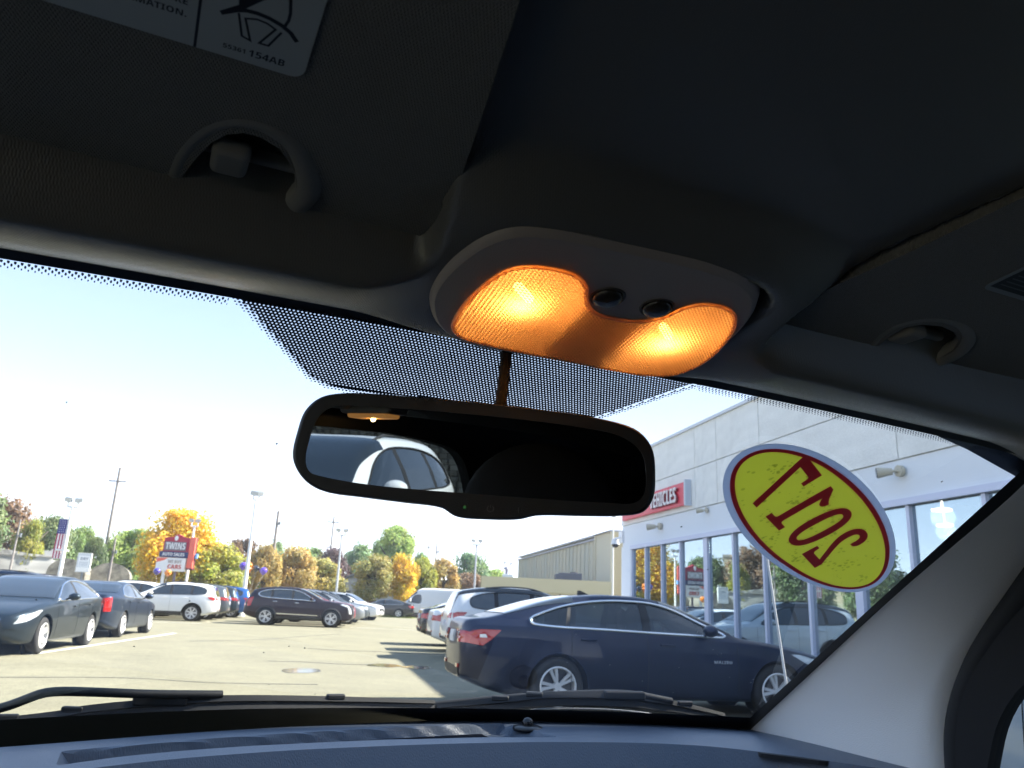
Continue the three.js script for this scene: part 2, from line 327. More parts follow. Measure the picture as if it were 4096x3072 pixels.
{
  const u = thing('rooftop_unit', 'dark grey air conditioning box on the low flat roof', 'air conditioner', [5.2, 3.36, -63.2], 0.05);
  part(u, 'casing', [rbox(1.75, 0.62, 1.1, 0.04, 0, 0.31, 0), rbox(0.5, 0.5, 1.0, 0.04, -0.95, 0.25, 0.1)], std(lin(0.05, 0.06, 0.09), 0.5));
  part(u, 'fan_cowl', [cyl(0.3, 0.3, 0.1, 0.3, 0.62, 0)], std(lin(0.08, 0.08, 0.09), 0.5));
  const v = thing('roof_vent', 'pale metal roof vent with hooded flue at far left of the low roof', 'vent', [0.35, 3.36, -63.6], 0);
  part(v, 'casing', [rbox(0.85, 0.34, 0.8, 0.03, 0, 0.17, 0)], std(lin(0.45, 0.5, 0.55), 0.5));
  part(v, 'flue', [cyl(0.12, 0.12, 0.5, -0.1, 0.3, 0), cyl(0.26, 0.1, 0.2, -0.1, 0.72, 0)], std(lin(0.2, 0.2, 0.26), 0.5));
}
// ================================================================ houses and low buildings far left
{
  const white = std(lin(0.78, 0.77, 0.74), 0.8, { map: again(T.blotch, 0.2) }), roofM = std(lin(0.30, 0.31, 0.34), 0.8);
  const b = thing('shop', 'long white single storey shop at far left with a red sign', 'building', [-42.4, 0, -70.5], 0.55);
  part(b, 'wall', [box(9, 3.7, 6, -1.7, 1.85, -3), box(1.2, 3.5, 5.5, 3.4, 1.75, -2.9)], white);
  part(b, 'parapet', [slab([[-6.2, 3.7], [-6.2, 4.25], [-1.2, 4.2], [1.0, 3.9], [2.8, 3.85], [2.8, 3.7]], (x, y, d) => [x, y, 0.1 - d * 0.3])], white);
  part(b, 'roof', [box(2.0, 0.6, 3, 1.6, 4.0, -2.6), box(0.3, 0.85, 0.3, 2.75, 4.05, -1.3)], roofM);
  part(b, 'shop_sign', [box(2.2, 0.9, 0.12, -4.4, 3.6, 0.1)], std(lin(0.7, 0.12, 0.05), 0.5));
  for (const x of [-4.8, -2.9, -1.0, 1.2]) part(b, 'window', [box(1.1, 1.0, 0.06, x, 1.6, 0.02)], std(lin(0.05, 0.06, 0.07), 0.1));
  const g = thing('barrel_roof_shed', 'pair of grey sheds with rounded roofs behind the flag pole', 'building', [-36.5, 0, -68], 0.4);
  const shed = std(lin(0.46, 0.43, 0.36), 0.85, { map: again(T.blotch, 0.3) });
  for (const [x, z, w] of [[0, 0, 2.9], [3.0, -6, 3.4]]) {
    const half = []; for (let k = 0; k <= 14; k++) { const a = (k / 14) * Math.PI; half.push([x + Math.cos(a) * w / 2, 2.3 + Math.sin(a) * 1.25]); }
    part(g, 'shed_wall', slab([[x + w / 2, 0], ...half, [x - w / 2, 0]], (px, py, d) => [px, py, z - d * 9]), shed);
  }
  part(g, 'shed_door', [box(1.4, 1.9, 0.06, 0, 0.95, 0.03)], std(lin(0.25, 0.25, 0.24), 0.6));
  const h = thing('white_house', 'white gabled house behind the orange trees, left of the white van', 'house', [-16.0, 0, -95], 0.15);
  part(h, 'wall', [slab([[-3.2, 0], [-3.2, 3.0], [-0.4, 4.6], [2.4, 3.0], [2.4, 0]], (x, y, d) => [x, y, -d * 8]), box(3.6, 2.2, 5, 4.1, 1.1, -2.6)], white);
  part(h, 'roof', [slab([[-3.6, 2.85], [-0.4, 4.75], [2.8, 2.85], [2.8, 2.98], [-0.4, 4.9], [-3.6, 2.98]], (x, y, d) => [x, y, 0.3 - d * 8.6]), box(3.8, 0.16, 5.4, 4.1, 2.28, -2.6)], std(lin(0.3, 0.3, 0.32), 0.8));
  for (const x of [-2.1, 0.7]) part(h, 'window', [box(0.9, 1.2, 0.06, x, 1.6, 0.02)], std(lin(0.05, 0.06, 0.07), 0.1));
  part(h, 'door', [box(0.9, 2, 0.06, 4.0, 1.0, -0.08)], std(lin(0.3, 0.15, 0.1), 0.5));
}
// brown board fence
{
  const f = thing('fence', 'brown board fence behind the white van', 'fence', [-11.9, 0, -72.2], 0.02);
  const m = [std(lin(0.085, 0.045, 0.035), 0.8), std(lin(0.105, 0.055, 0.045), 0.8), std(lin(0.07, 0.04, 0.032), 0.8)];
  const bg = box(0.19, 1.2, 0.03);
  for (let k = 0; k < 40; k++) { const b = part(f, 'board', bg, m[(k * 5) % 3]); b.position.set(k * 0.2, 0.62 + rr(-0.015, 0.015), rr(-0.004, 0.004)); }
  part(f, 'rail', [box(8, 0.08, 0.06, 3.9, 0.35, -0.05), box(8, 0.08, 0.06, 3.9, 0.95, -0.05)], m[2]);
  for (let k = 0; k < 5; k++) part(f, 'post', [box(0.1, 1.3, 0.1, k * 2, 0.65, -0.09)], m[0]);
}
// ================================================================ vehicles
// Each kind is described by curves over x (metres from the front bumper): top = roof line, belt = waist line, plan = half width.
const KINDS = {
  sedan: { L: 4.92, W: 1.855, wb: 2.83, fo: 0.95, R: 0.335, low: 0.19,
    top: [[0, 0.58], [0.03, 0.66], [0.12, 0.73], [0.5, 0.845], [1.0, 0.93], [1.42, 0.985], [1.6, 1.075], [2.0, 1.265], [2.35, 1.395], [2.7, 1.45], [3.05, 1.456], [3.5, 1.42], [3.9, 1.335], [4.3, 1.205], [4.6, 1.115], [4.84, 1.075], [4.89, 1.02], [4.92, 0.86]],
    belt: [[0, 0.55], [0.12, 0.69], [0.6, 0.82], [1.3, 0.92], [2.2, 0.965], [3.2, 0.985], [4.2, 1.03], [4.75, 1.02], [4.92, 0.85]],
    plan: [[0, 0.5], [0.03, 0.6], [0.1, 0.7], [0.3, 0.82], [0.6, 0.885], [1.2, 0.922], [2.4, 0.9275], [3.6, 0.915], [4.2, 0.885], [4.6, 0.82], [4.8, 0.74], [4.88, 0.66], [4.92, 0.56]],
    dlo: [[1.62, 0.99], [1.9, 1.13], [2.25, 1.29], [2.5, 1.355], [2.8, 1.375], [3.2, 1.362], [3.6, 1.30], [3.9, 1.21], [4.12, 1.105], [4.1, 1.06], [3.95, 1.035], [3.2, 1.015], [2.2, 0.99]],
    posts: [2.66], quarter: 3.68, ws: [1.5, 2.42], rw: [3.55, 4.42], handles: [[2.42, 0.86], [3.42, 0.89]],
    head: [[0.07, 0.56], [0.16, 0.70], [0.62, 0.80], [0.74, 0.80], [0.55, 0.70], [0.25, 0.6]],
    tail: [[4.47, 0.965], [4.58, 0.85], [4.68, 0.775], [4.86, 0.80], [4.86, 0.935], [4.7, 0.965]], tailBack: [[0.36, 0.935], [0.38, 0.88], [0.47, 0.80], [0.735, 0.80], [0.735, 0.935], [0.6, 0.94]],
    plate: 0.86, rim: 'pairs', chrome: true },
  luxury: { L: 4.97, W: 1.83, wb: 2.91, fo: 0.9, R: 0.335, low: 0.19,
    top: [[0, 0.6], [0.03, 0.7], [0.12, 0.78], [0.5, 0.88], [1.1, 0.97], [1.55, 1.02], [1.75, 1.11], [2.15, 1.29], [2.5, 1.40], [2.9, 1.45], [3.3, 1.445], [3.7, 1.385], [4.1, 1.24], [4.4, 1.13], [4.85, 1.10], [4.92, 1.02], [4.97, 0.84]],
    belt: [[0, 0.58], [0.12, 0.74], [0.6, 0.86], [1.4, 0.95], [2.4, 0.985], [3.4, 1.01], [4.4, 1.05], [4.8, 1.05], [4.97, 0.85]],
    plan: [[0, 0.56], [0.03, 0.66], [0.1, 0.74], [0.3, 0.83], [0.6, 0.885], [1.2, 0.91], [2.4, 0.915], [3.8, 0.905], [4.4, 0.87], [4.75, 0.8], [4.9, 0.72], [4.97, 0.6]],
    dlo: [[1.85, 1.02], [2.1, 1.14], [2.45, 1.30], [2.8, 1.365], [3.2, 1.365], [3.55, 1.31], [3.82, 1.21], [3.95, 1.09], [3.5, 1.045], [2.6, 1.02]],
    posts: [2.8], quarter: 3.55, ws: [1.62, 2.55], rw: [3.65, 4.3], handles: [[2.6, 0.9], [3.5, 0.93]],
    head: [[0.07, 0.55], [0.14, 0.76], [0.5, 0.86], [0.6, 0.85], [0.3, 0.72], [0.2, 0.56]],
    tail: [[4.78, 1.04], [4.81, 0.68], [4.94, 0.67], [4.95, 1.0]], tailBack: [[0.63, 1.0], [0.65, 0.67], [0.70, 0.67], [0.70, 1.0]],
    plate: 0.84, rim: 'pairs', chrome: true },
  suv: { L: 4.62, W: 1.85, wb: 2.68, fo: 0.92, R: 0.36, low: 0.24,
    top: [[0, 0.66], [0.04, 0.78], [0.14, 0.9], [0.5, 1.0], [1.0, 1.07], [1.3, 1.115], [1.5, 1.22], [1.9, 1.46], [2.25, 1.61], [2.6, 1.665], [3.2, 1.68], [3.8, 1.655], [4.2, 1.59], [4.36, 1.545], [4.44, 1.40], [4.54, 1.12], [4.6, 0.95], [4.62, 0.8]],
    belt: [[0, 0.64], [0.14, 0.86], [0.6, 0.96], [1.2, 1.03], [2.2, 1.075], [3.2, 1.1], [4.1, 1.15], [4.5, 1.1], [4.62, 0.8]],
    plan: [[0, 0.56], [0.04, 0.68], [0.12, 0.76], [0.3, 0.84], [0.6, 0.89], [1.2, 0.915], [2.4, 0.925], [3.6, 0.915], [4.1, 0.885], [4.4, 0.82], [4.55, 0.74], [4.62, 0.62]],
    dlo: [[1.62, 1.1], [1.85, 1.26], [2.15, 1.44], [2.45, 1.53], [3.0, 1.565], [3.5, 1.55], [3.9, 1.49], [4.12, 1.38], [4.1, 1.22], [3.9, 1.17], [3.2, 1.135], [2.2, 1.11]],
    posts: [2.62, 3.5], ws: [1.4, 2.35], rw: [4.34, 4.55], handles: [[2.42, 0.98], [3.3, 1.0]],
    head: [[0.08, 0.72], [0.16, 0.86], [0.6, 0.94], [0.7, 0.92], [0.4, 0.8], [0.2, 0.72]],
    tail: [[4.2, 1.08], [4.28, 0.98], [4.42, 0.93], [4.52, 0.93], [4.52, 1.05], [4.42, 1.08]], tailBack: [[0.38, 1.02], [0.42, 0.95], [0.72, 0.93], [0.72, 1.06]],
    plate: 0.82, rim: 'star', clad: true, rails: true },
  crossover: { L: 4.81, W: 1.9, wb: 2.857, fo: 0.95, R: 0.375, low: 0.25,
    top: [[0, 0.7], [0.04, 0.84], [0.14, 0.97], [0.5, 1.06], [1.0, 1.12], [1.35, 1.155], [1.55, 1.25], [1.95, 1.46], [2.3, 1.6], [2.7, 1.67], [3.3, 1.675], [3.8, 1.64], [4.25, 1.56], [4.42, 1.5], [4.55, 1.34], [4.7, 1.1], [4.78, 0.95], [4.81, 0.78]],
    belt: [[0, 0.68], [0.14, 0.92], [0.6, 1.02], [1.2, 1.08], [2.2, 1.1], [3.2, 1.13], [4.2, 1.2], [4.6, 1.15], [4.81, 0.78]],
    plan: [[0, 0.6], [0.04, 0.72], [0.12, 0.8], [0.3, 0.88], [0.6, 0.92], [1.2, 0.945], [2.4, 0.95], [3.7, 0.94], [4.2, 0.91], [4.55, 0.84], [4.7, 0.76], [4.81, 0.64]],
    dlo: [[1.72, 1.12], [1.95, 1.26], [2.3, 1.45], [2.65, 1.54], [3.2, 1.56], [3.7, 1.53], [4.05, 1.45], [4.22, 1.33], [4.1, 1.23], [3.3, 1.165], [2.3, 1.135]],
    posts: [2.72, 3.62], ws: [1.45, 2.4], rw: [4.4, 4.62], handles: [[2.5, 1.0], [3.45, 1.03]],
    head: [[0.06, 0.6], [0.1, 0.95], [0.5, 1.03], [0.6, 1.0], [0.25, 0.88], [0.16, 0.6]],
    tail: [[4.4, 1.2], [4.5, 0.8], [4.66, 0.78], [4.66, 1.12]], tailBack: [[0.5, 1.1], [0.56, 0.8], [0.7, 0.8], [0.72, 1.12]],
    plate: 0.84, rim: 'pairs', clad: true, chrome: true, sill: true },
  van: { L: 5.98, W: 2.06, wb: 3.75, fo: 1.02, R: 0.36, low: 0.26,
    top: [[0, 0.72], [0.04, 0.86], [0.12, 0.98], [0.5, 1.14], [0.95, 1.28], [1.1, 1.36], [1.5, 1.78], [1.9, 2.15], [2.2, 2.36], [2.5, 2.46], [3.2, 2.5], [5.6, 2.5], [5.86, 2.46], [5.94, 2.2], [5.98, 1.0]],
    belt: [[0, 0.7], [0.12, 0.92], [0.6, 1.1], [1.1, 1.2], [2.2, 1.24], [5.5, 1.24], [5.98, 0.98]],
    plan: [[0, 0.62], [0.04, 0.76], [0.12, 0.86], [0.3, 0.94], [0.7, 0.99], [1.4, 1.02], [5.7, 1.02], [5.9, 0.99], [5.98, 0.94]],
    dlo: [[1.28, 1.3], [1.5, 1.5], [1.78, 1.82], [1.92, 1.88], [2.3, 1.88], [2.32, 1.24], [1.7, 1.22]],
    posts: [], ws: [1.02, 2.0], rw: null, handles: [[2.2, 1.08], [3.2, 1.08]],
    head: [[0.07, 0.8], [0.14, 1.0], [0.55, 1.18], [0.62, 1.14], [0.35, 0.95], [0.2, 0.82]],
    tail: [[5.84, 1.35], [5.84, 0.85], [5.95, 0.85], [5.95, 1.35]], tailBack: [[0.86, 1.3], [0.86, 0.85], [0.95, 0.85], [0.95, 1.3]],
    plate: 0.8, rim: 'star', clad: true, boxy: true },
};
{ const K = KINDS.sedan, k = 1.045; for (const n of ['L', 'wb', 'fo', 'quarter']) K[n] *= k; for (const n of ['top', 'belt', 'plan', 'dlo', 'handles', 'head', 'tail']) K[n].forEach((p) => { p[0] *= k; }); for (const n of ['posts', 'ws', 'rw']) K[n] = K[n].map((x) => x * k); }
const csg = new Evaluator(); csg.useGroups = false; csg.attributes = ['position', 'normal', 'uv'];
const tyreMat = std(lin(0.022, 0.022, 0.023), 0.85, { bumpMap: T.stone, bumpScale: 0.002 });
const rimMat = std(lin(0.68, 0.68, 0.70), 0.35, { metalness: 0.4 }), rimDark = std(lin(0.09, 0.09, 0.1), 0.4, { metalness: 0.5 });
const plastic = std(lin(0.035, 0.035, 0.038), 0.7, { bumpMap: T.grain, bumpScale: 0.001 });
const chromeMat = std(lin(0.72, 0.74, 0.78), 0.16, { metalness: 1 });
const glassDark = phys(lin(0.018, 0.022, 0.026), 0.03, { ior: 1.6, clearcoat: 1, clearcoatRoughness: 0.02 });
const glassClear = phys(lin(0.42, 0.46, 0.47), 0.0, { transmission: 1, thickness: 0, ior: 1.62 });
const redLamp = phys(lin(0.40, 0.012, 0.01), 0.12, { clearcoat: 1, clearcoatRoughness: 0.04 });
const clearLamp = phys(lin(0.62, 0.64, 0.66), 0.12, { clearcoat: 1, clearcoatRoughness: 0.03, metalness: 0.35 });
const amberLamp = phys(lin(0.7, 0.28, 0.05), 0.15, { clearcoat: 1 });
const seatMat = std(lin(0.03, 0.03, 0.032), 0.85);
const plateMat = std(lin(0.6, 0.62, 0.66), 0.4), blackMat = std(lin(0.012, 0.012, 0.014), 0.6);
const paint = (r, g, b, m = 0.35, ro = 0.3) => phys(lin(r, g, b), ro, { metalness: m, clearcoat: m > 0.6 ? 0.42 : 0.8, clearcoatRoughness: 0.03 });

const built = {};
function shell(kind) {                                    // all geometry of one kind of vehicle, in car axes: +x forward, origin on the ground under the middle
  if (built[kind]) return built[kind];
  const K = KINDS[kind], { L, low, R } = K, cx = L / 2;
  const top = (x) => pw(x, K.top), belt = (x) => Math.min(pw(x, K.belt), top(x) - 0.02), hw = (x) => pw(x, K.plan);
  const bottom = (x) => low + 0.16 * Math.pow(clamp(1 - x / 0.5, 0, 1), 2) + 0.20 * Math.pow(clamp(1 - (L - x) / 0.75, 0, 1), 1.6);
  const section = (x) => {
    const yt = top(x), yb = bottom(x), be = belt(x), w = hw(x), g = clamp((yt - be) / 0.42, 0, 1), gg = g * g * (3 - 2 * g);
    const wr = w * lerp(0.86, K.boxy ? 0.86 : 0.70, gg), h = yt - be;
    return [[0, yb], [w * 0.72, yb], [w * 0.93, yb + 0.03], [w * 0.975, yb + 0.14], [w, lerp(yb, be, 0.5)], [w * 0.992, lerp(yb, be, 0.78)], [w * 0.972, be - 0.02], [w * lerp(0.95, 0.955, gg), be + h * 0.05],
      [lerp(w * 0.955, wr, 0.5) + 0.012 * gg, be + h * 0.48], [wr + 0.004, be + h * 0.84], [wr * 0.93, be + h * 0.95], [wr * 0.6, be + h * 0.993], [0, yt]];
  };
  // profile of a section, refined
  const fine = (x) => { const s = section(x), c = new THREE.CatmullRomCurve3(s.map((p) => V3(p[0], p[1], 0)), false, 'centripetal'); return c; };
  const NS = 72, NV = 40, st = [];
  for (let i = 0; i <= NS; i++) { const t = i / NS; st.push(L * (0.5 - 0.5 * Math.cos(Math.PI * t)) * 0.55 + L * t * 0.45); }
  const rows = st.map((x) => { const c = fine(x), o = []; for (let j = 0; j <= NV; j++) { const p = c.getPoint(j / NV); o.push([Math.max(0, p.x), p.y]); } o[0][0] = 0; o[NV][0] = 0; return o; });
  // closed body
  const pos = [], ix = [], ring = 2 * NV;
  for (let i = 0; i <= NS; i++) for (let j = 0; j < ring; j++) { const k = j <= NV ? j : ring - j, p = rows[i][k]; pos.push(cx - st[i], p[1], j <= NV ? p[0] : -p[0]); }
  for (let i = 0; i < NS; i++) for (let j = 0; j < ring; j++) { const a = i * ring + j, b = i * ring + ((j + 1) % ring), c = a + ring, d = b + ring; ix.push(a, c, b, b, c, d); }
  for (const [i, s] of [[0, 1], [NS, -1]]) {
    const c = pos.length / 3; let y = 0; for (const p of rows[i]) y += p[1]; pos.push(cx - st[i] + s * 0.012, y / rows[i].length, 0);
    for (let j = 0; j < ring; j++) { const a = i * ring + j, b = i * ring + ((j + 1) % ring); if (s > 0) ix.push(c, a, b); else ix.push(c, b, a); }
  }
  let g = new THREE.BufferGeometry();
  g.setAttribute('position', new THREE.Float32BufferAttribute(pos, 3)); g.setIndex(ix);
  g.setAttribute('uv', new THREE.Float32BufferAttribute(new Float32Array((pos.length / 3) * 2), 2)); g.computeVertexNormals();
  // orientation check: volume must be positive
  { let v = 0; const A = V3(), B = V3(), C = V3(); for (let k = 0; k < ix.length; k += 3) { A.fromArray(pos, ix[k] * 3); B.fromArray(pos, ix[k + 1] * 3); C.fromArray(pos, ix[k + 2] * 3); v += A.dot(B.cross(C)); } if (v < 0) { for (let k = 0; k < ix.length; k += 3) { const t = ix[k + 1]; ix[k + 1] = ix[k + 2]; ix[k + 2] = t; } g.setIndex(ix); g.computeVertexNormals(); } }
  const front = K.fo, rear = K.fo + K.wb;
  let body = new Brush(g); body.updateMatrixWorld();
  const cut = (geo) => { const b = new Brush(clean(geo)); b.updateMatrixWorld(); body = csg.evaluate(body, b, SUBTRACTION); body.updateMatrixWorld(); };
  for (const ax of [front, rear]) for (const s of [1, -1]) { const c = new THREE.CylinderGeometry(R + 0.055, R + 0.055, 0.6, 40); c.rotateX(Math.PI / 2); c.translate(cx - ax, R, s * (K.W / 2 + 0.03)); cut(c); }
  const dlo = smoothLoop(K.dlo, 56);
  cut(slab(dlo, (x, y, d) => [cx - x, y, lerp(-1.3, 1.3, d)]));
  const bodyGeo = body.geometry.clone(); bodyGeo.clearGroups();
  // surface helpers
  const sideZ = (x, y) => { const i = clamp(st.findIndex((s) => s >= x), 1, NS), t = (x - st[i - 1]) / (st[i] - st[i - 1]); const at = (r) => { let best = 0; for (let j = 1; j < NV; j++) { const a = r[j], b = r[j + 1] ?? a; if ((a[1] <= y && b[1] >= y)) { const u = (y - a[1]) / Math.max(1e-5, b[1] - a[1]); best = Math.max(best, lerp(a[0], b[0], u)); } } return best || r[Math.round(NV * 0.4)][0]; }; return lerp(at(rows[i - 1]), at(rows[i]), t); };
  const onSide = (s, pts, out = 0.008, depth = 0.03, steps = 2) => slab(pts, (x, y, d) => [cx - x, y, s * (sideZ(x, y) + out - d * (out + depth))], [], steps);
  const endX = (z, y, s) => { let lo = s > 0 ? 0 : L * 0.8, hi = s > 0 ? L * 0.2 : L; for (let k = 0; k < 22; k++) { const m = (lo + hi) / 2, inside = top(m) > y && sideZ(m, y) > Math.abs(z) && bottom(m) < y; if (s > 0) { if (inside) hi = m; else lo = m; } else if (inside) lo = m; else hi = m; } return (lo + hi) / 2; };
  const onEnd = (s, pts, out = 0.008, depth = 0.03, steps = 2) => slab(pts, (z, y, d) => [cx - (endX(z, y, s) - s * (out - d * (out + depth))), y, z], [], steps);
  const onTop = (x0, x1, wf, v0 = 0, off = 0.007) => sheet(14, 18, (a, b) => {     // patch across the upper skin between two stations, from rail to rail
    const x = lerp(x0, x1, b), c = fine(x), sgn = a < 0.5 ? -1 : 1, q = Math.abs(a - 0.5) * 2, t = lerp(1, wf(b), q), p = c.getPoint(clamp(t, 0, 1));
    const e = 0.01, up = (top(x + e) - top(x - e)) / (2 * e), n = V3(up, 1, 0).normalize();
    return [cx - x + n.x * off * 1, p.y + n.y * off, sgn * Math.max(0, p.x)];
  });
  const loop3 = (s, out) => dlo.map(([x, y]) => V3(cx - x, y, s * (sideZ(x, y) + out)));
  built[kind] = { K, cx, bodyGeo, top, belt, hw, bottom, onSide, onEnd, onTop, sideZ, endX, dlo, loop3, front, rear };
  return built[kind];
}
const wheels = {};
function wheelGeo(R, style) {
  const key = R + style; if (wheels[key]) return wheels[key];
  const w = 0.225, rr0 = R * 0.685;
  const prof = [[rr0, -w / 2], [R * 0.86, -w / 2], [R * 0.965, -w / 2 + 0.02], [R, -w / 2 + 0.055], [R, w / 2 - 0.055], [R * 0.965, w / 2 - 0.02], [R * 0.86, w / 2], [rr0, w / 2], [rr0 * 0.97, w / 2 - 0.03], [rr0 * 0.97, -w / 2], [rr0, -w / 2]];
  const tyre = new THREE.LatheGeometry(prof.map((p) => new THREE.Vector2(...p)), 44); tyre.rotateX(Math.PI / 2);
  const lip = new THREE.TorusGeometry(rr0 * 0.965, 0.014, 8, 44); lip.translate(0, 0, w / 2 - 0.006);
  const barrel = new THREE.LatheGeometry([[rr0 * 0.95, w / 2 - 0.005], [rr0 * 0.9, w / 2 - 0.05], [rr0 * 0.88, -w / 2 + 0.02]].map((p) => new THREE.Vector2(...p)), 40); barrel.rotateX(Math.PI / 2);
  const disc = new THREE.CylinderGeometry(rr0 * 0.88, rr0 * 0.88, 0.02, 36); disc.rotateX(Math.PI / 2); disc.translate(0, 0, -0.01);
  const sp = [lip, barrel], n = style === 'pairs' ? 5 : style === 'star' ? 7 : 5;
  for (let k = 0; k < n; k++) for (const o of style === 'pairs' ? [-0.17, 0.17] : [0]) {
    const a = (k / n) * Math.PI * 2 + 0.3, q = new THREE.BoxGeometry(style === 'pairs' ? rr0 * 0.15 : rr0 * 0.26, rr0 * 0.84, 0.035);
    const ps = q.attributes.position; for (let i = 0; i < ps.count; i++) { const y = ps.getY(i); if (y < 0) { ps.setX(i, ps.getX(i) * 0.75); ps.setZ(i, ps.getZ(i) + 0.0); } else { ps.setX(i, ps.getX(i) * 1.15); ps.setZ(i, ps.getZ(i) + 0.02); } }
    q.translate(0, rr0 * 0.53, w / 2 - 0.045); q.rotateZ(-o); const h = q; h.rotateZ(a); sp.push(h);
  }
  const hub = new THREE.CylinderGeometry(rr0 * 0.2, rr0 * 0.24, 0.05, 20); hub.rotateX(Math.PI / 2); hub.translate(0, 0, w / 2 - 0.045); sp.push(hub);
  const rim = merge(sp.map((x) => (x.computeVertexNormals(), x)));
  return (wheels[key] = { tyre: clean(tyre), rim, disc: clean(disc) });
}
function vehicle(kind, name, label, category, group, o) {
  const S = shell(kind), { K, cx } = S, { L, R } = K;
  const c = thing(name, label, category, [o.at[0], 0.008, o.at[1]], Math.PI / 2 - o.az * D2R, group);
  part(c, 'body', S.bodyGeo, o.paint);
  const W = wheelGeo(R, o.rim ?? K.rim);
  for (const ax of [S.front, S.rear]) for (const s of [1, -1]) {
    const w = part(c, 'wheel', W.disc, rimDark); w.position.set(cx - ax, R, s * (K.W / 2 - 0.135)); if (s < 0) w.rotation.y = Math.PI;
    part(w, 'tyre', W.tyre, tyreMat); part(w, 'rim', W.rim, o.rimMat ?? rimMat);
    const arch = new THREE.TorusGeometry(R + 0.05, K.clad ? 0.036 : 0.012, 8, 30, Math.PI); const p = arch.attributes.position;
    for (let i = 0; i < p.count; i++) { const x = S.front && cx - (cx - ax + p.getX(i)), y = clamp(R + p.getY(i), K.low + 0.03, 3); p.setZ(i, p.getZ(i) * 0.5 + S.sideZ(cx - (cx - ax + p.getX(i)), y) - 0.004); void x; }
    if (s < 0) arch.scale(1, 1, -1);
    arch.translate(cx - ax, R, 0); part(c, 'wheel_arch', arch, K.clad ? plastic : o.paint);
    const liner = new THREE.CylinderGeometry(R + 0.05, R + 0.05, 0.02, 24); liner.rotateX(Math.PI / 2); liner.translate(cx - ax, R, s * (K.W / 2 - 0.268)); part(c, 'wheel_well', liner, blackMat);
  }
  // glazing
  const wsw = (b) => lerp(0.60, 0.76, Math.min(1, b * 1.1));
  part(c, 'windshield', S.onTop(K.ws[0], K.ws[1], (b) => lerp(0.75, 0.735, b)), glassDark);
  if (K.rw) part(c, 'rear_window', kind === 'sedan' || kind === 'luxury' ? S.onTop(K.rw[0], K.rw[1], (b) => lerp(0.735, 0.76, b)) : S.onTop(K.rw[0], K.rw[1], () => 0.74), glassDark);
  void wsw;
  const paneMat = o.clear ? glassClear : glassDark;
  for (const s of [1, -1]) {
    // side windows, cut at the posts
    const cuts = [Math.min(...S.dlo.map((p) => p[0])), ...K.posts, Math.max(...S.dlo.map((p) => p[0]))];
    for (let k = 0; k < cuts.length - 1; k++) {
      const a = cuts[k] + (k ? 0.05 : 0), b = cuts[k + 1] - (k < cuts.length - 2 ? 0.05 : 0), clip = [];
      const P = S.dlo, cutAt = (p, q, X) => [X, lerp(p[1], q[1], (X - p[0]) / (q[0] - p[0]))];
      let poly = P; for (const [X, sg] of [[a, 1], [b, -1]]) { const out = []; for (let i = 0; i < poly.length; i++) { const p = poly[i], q = poly[(i + 1) % poly.length], ip = (p[0] - X) * sg >= 0, iq = (q[0] - X) * sg >= 0; if (ip) out.push(p); if (ip !== iq) out.push(cutAt(p, q, X)); } poly = out; }
      void clip;
      if (poly.length > 2) part(c, 'side_window', o.clear ? S.onSide(s, poly, -0.012, 0.015, 1) : S.onSide(s, poly, -0.006, 0.03, 1), paneMat);
    }
    for (const X of K.posts) { const ys = S.dlo.map((p) => p[1]), y0 = Math.min(...ys) + 0.0, y1 = Math.max(...ys); part(c, 'door_post', S.onSide(s, [[X - 0.052, y0], [X + 0.052, y0 + 0.005], [X + 0.052, y1 - 0.01], [X - 0.052, y1 - 0.01]], -0.004, 0.03, 1), blackMat); }
    if (K.quarter && o.clear) part(c, 'quarter_post', S.onSide(s, [[K.quarter - 0.03, 1.02], [K.quarter + 0.02, 1.03], [K.quarter - 0.06, 1.30], [K.quarter - 0.10, 1.31]], -0.004, 0.03, 1), blackMat);
    part(c, 'window_trim', new THREE.TubeGeometry(new THREE.CatmullRomCurve3(S.loop3(s, 0.001), true), 110, K.chrome ? 0.019 : 0.011, 6, true), K.chrome ? chromeMat : blackMat);
    if (o.sides && !o.sides.includes(s)) continue;
    part(c, 'headlight', S.onSide(s, K.head, 0.006, 0.05), clearLamp);
    const tl = part(c, 'tail_light', [S.onSide(s, K.tail, 0.010, 0.05), S.onEnd(-1, K.tailBack.map((p) => [p[0] * s, p[1]]), 0.012, 0.05)], redLamp); void tl;
    if (kind === 'sedan') part(c, 'reversing_lamp', [S.onSide(s, [[4.84, 0.87], [4.93, 0.868], [4.93, 0.905], [4.86, 0.91]], 0.016, 0.02)], clearLamp), part(c, 'boot_lamp', S.onEnd(-1, [[0.47, 0.86], [0.56, 0.86], [0.56, 0.92], [0.47, 0.92]].map((p) => [p[0] * s, p[1]]), 0.018, 0.03), clearLamp);
    for (const [x, y] of K.handles) { const z = S.sideZ(x, y); part(c, 'door_handle', rbox(0.2, 0.028, 0.03, 0.012, cx - x, y, s * (z + 0.024)), o.handle ?? o.paint); }
    // door seams as thin dark gaps
    const seam = []; for (const X of [S.front + 0.56, (K.posts[0] ?? 2.3) + 0.01, (K.posts[1] ?? K.quarter ?? 3.3) - 0.06]) { const pts = []; const yb = K.low + 0.12, yt = S.belt(X) - 0.02; for (let k = 0; k <= 8; k++) { const y = lerp(yb, yt, k / 8); pts.push(V3(cx - X, y, s * (S.sideZ(X, y) + 0.0005))); } seam.push(tube(pts, 0.0035, 5)); }
    part(c, 'door_seam', seam, blackMat);
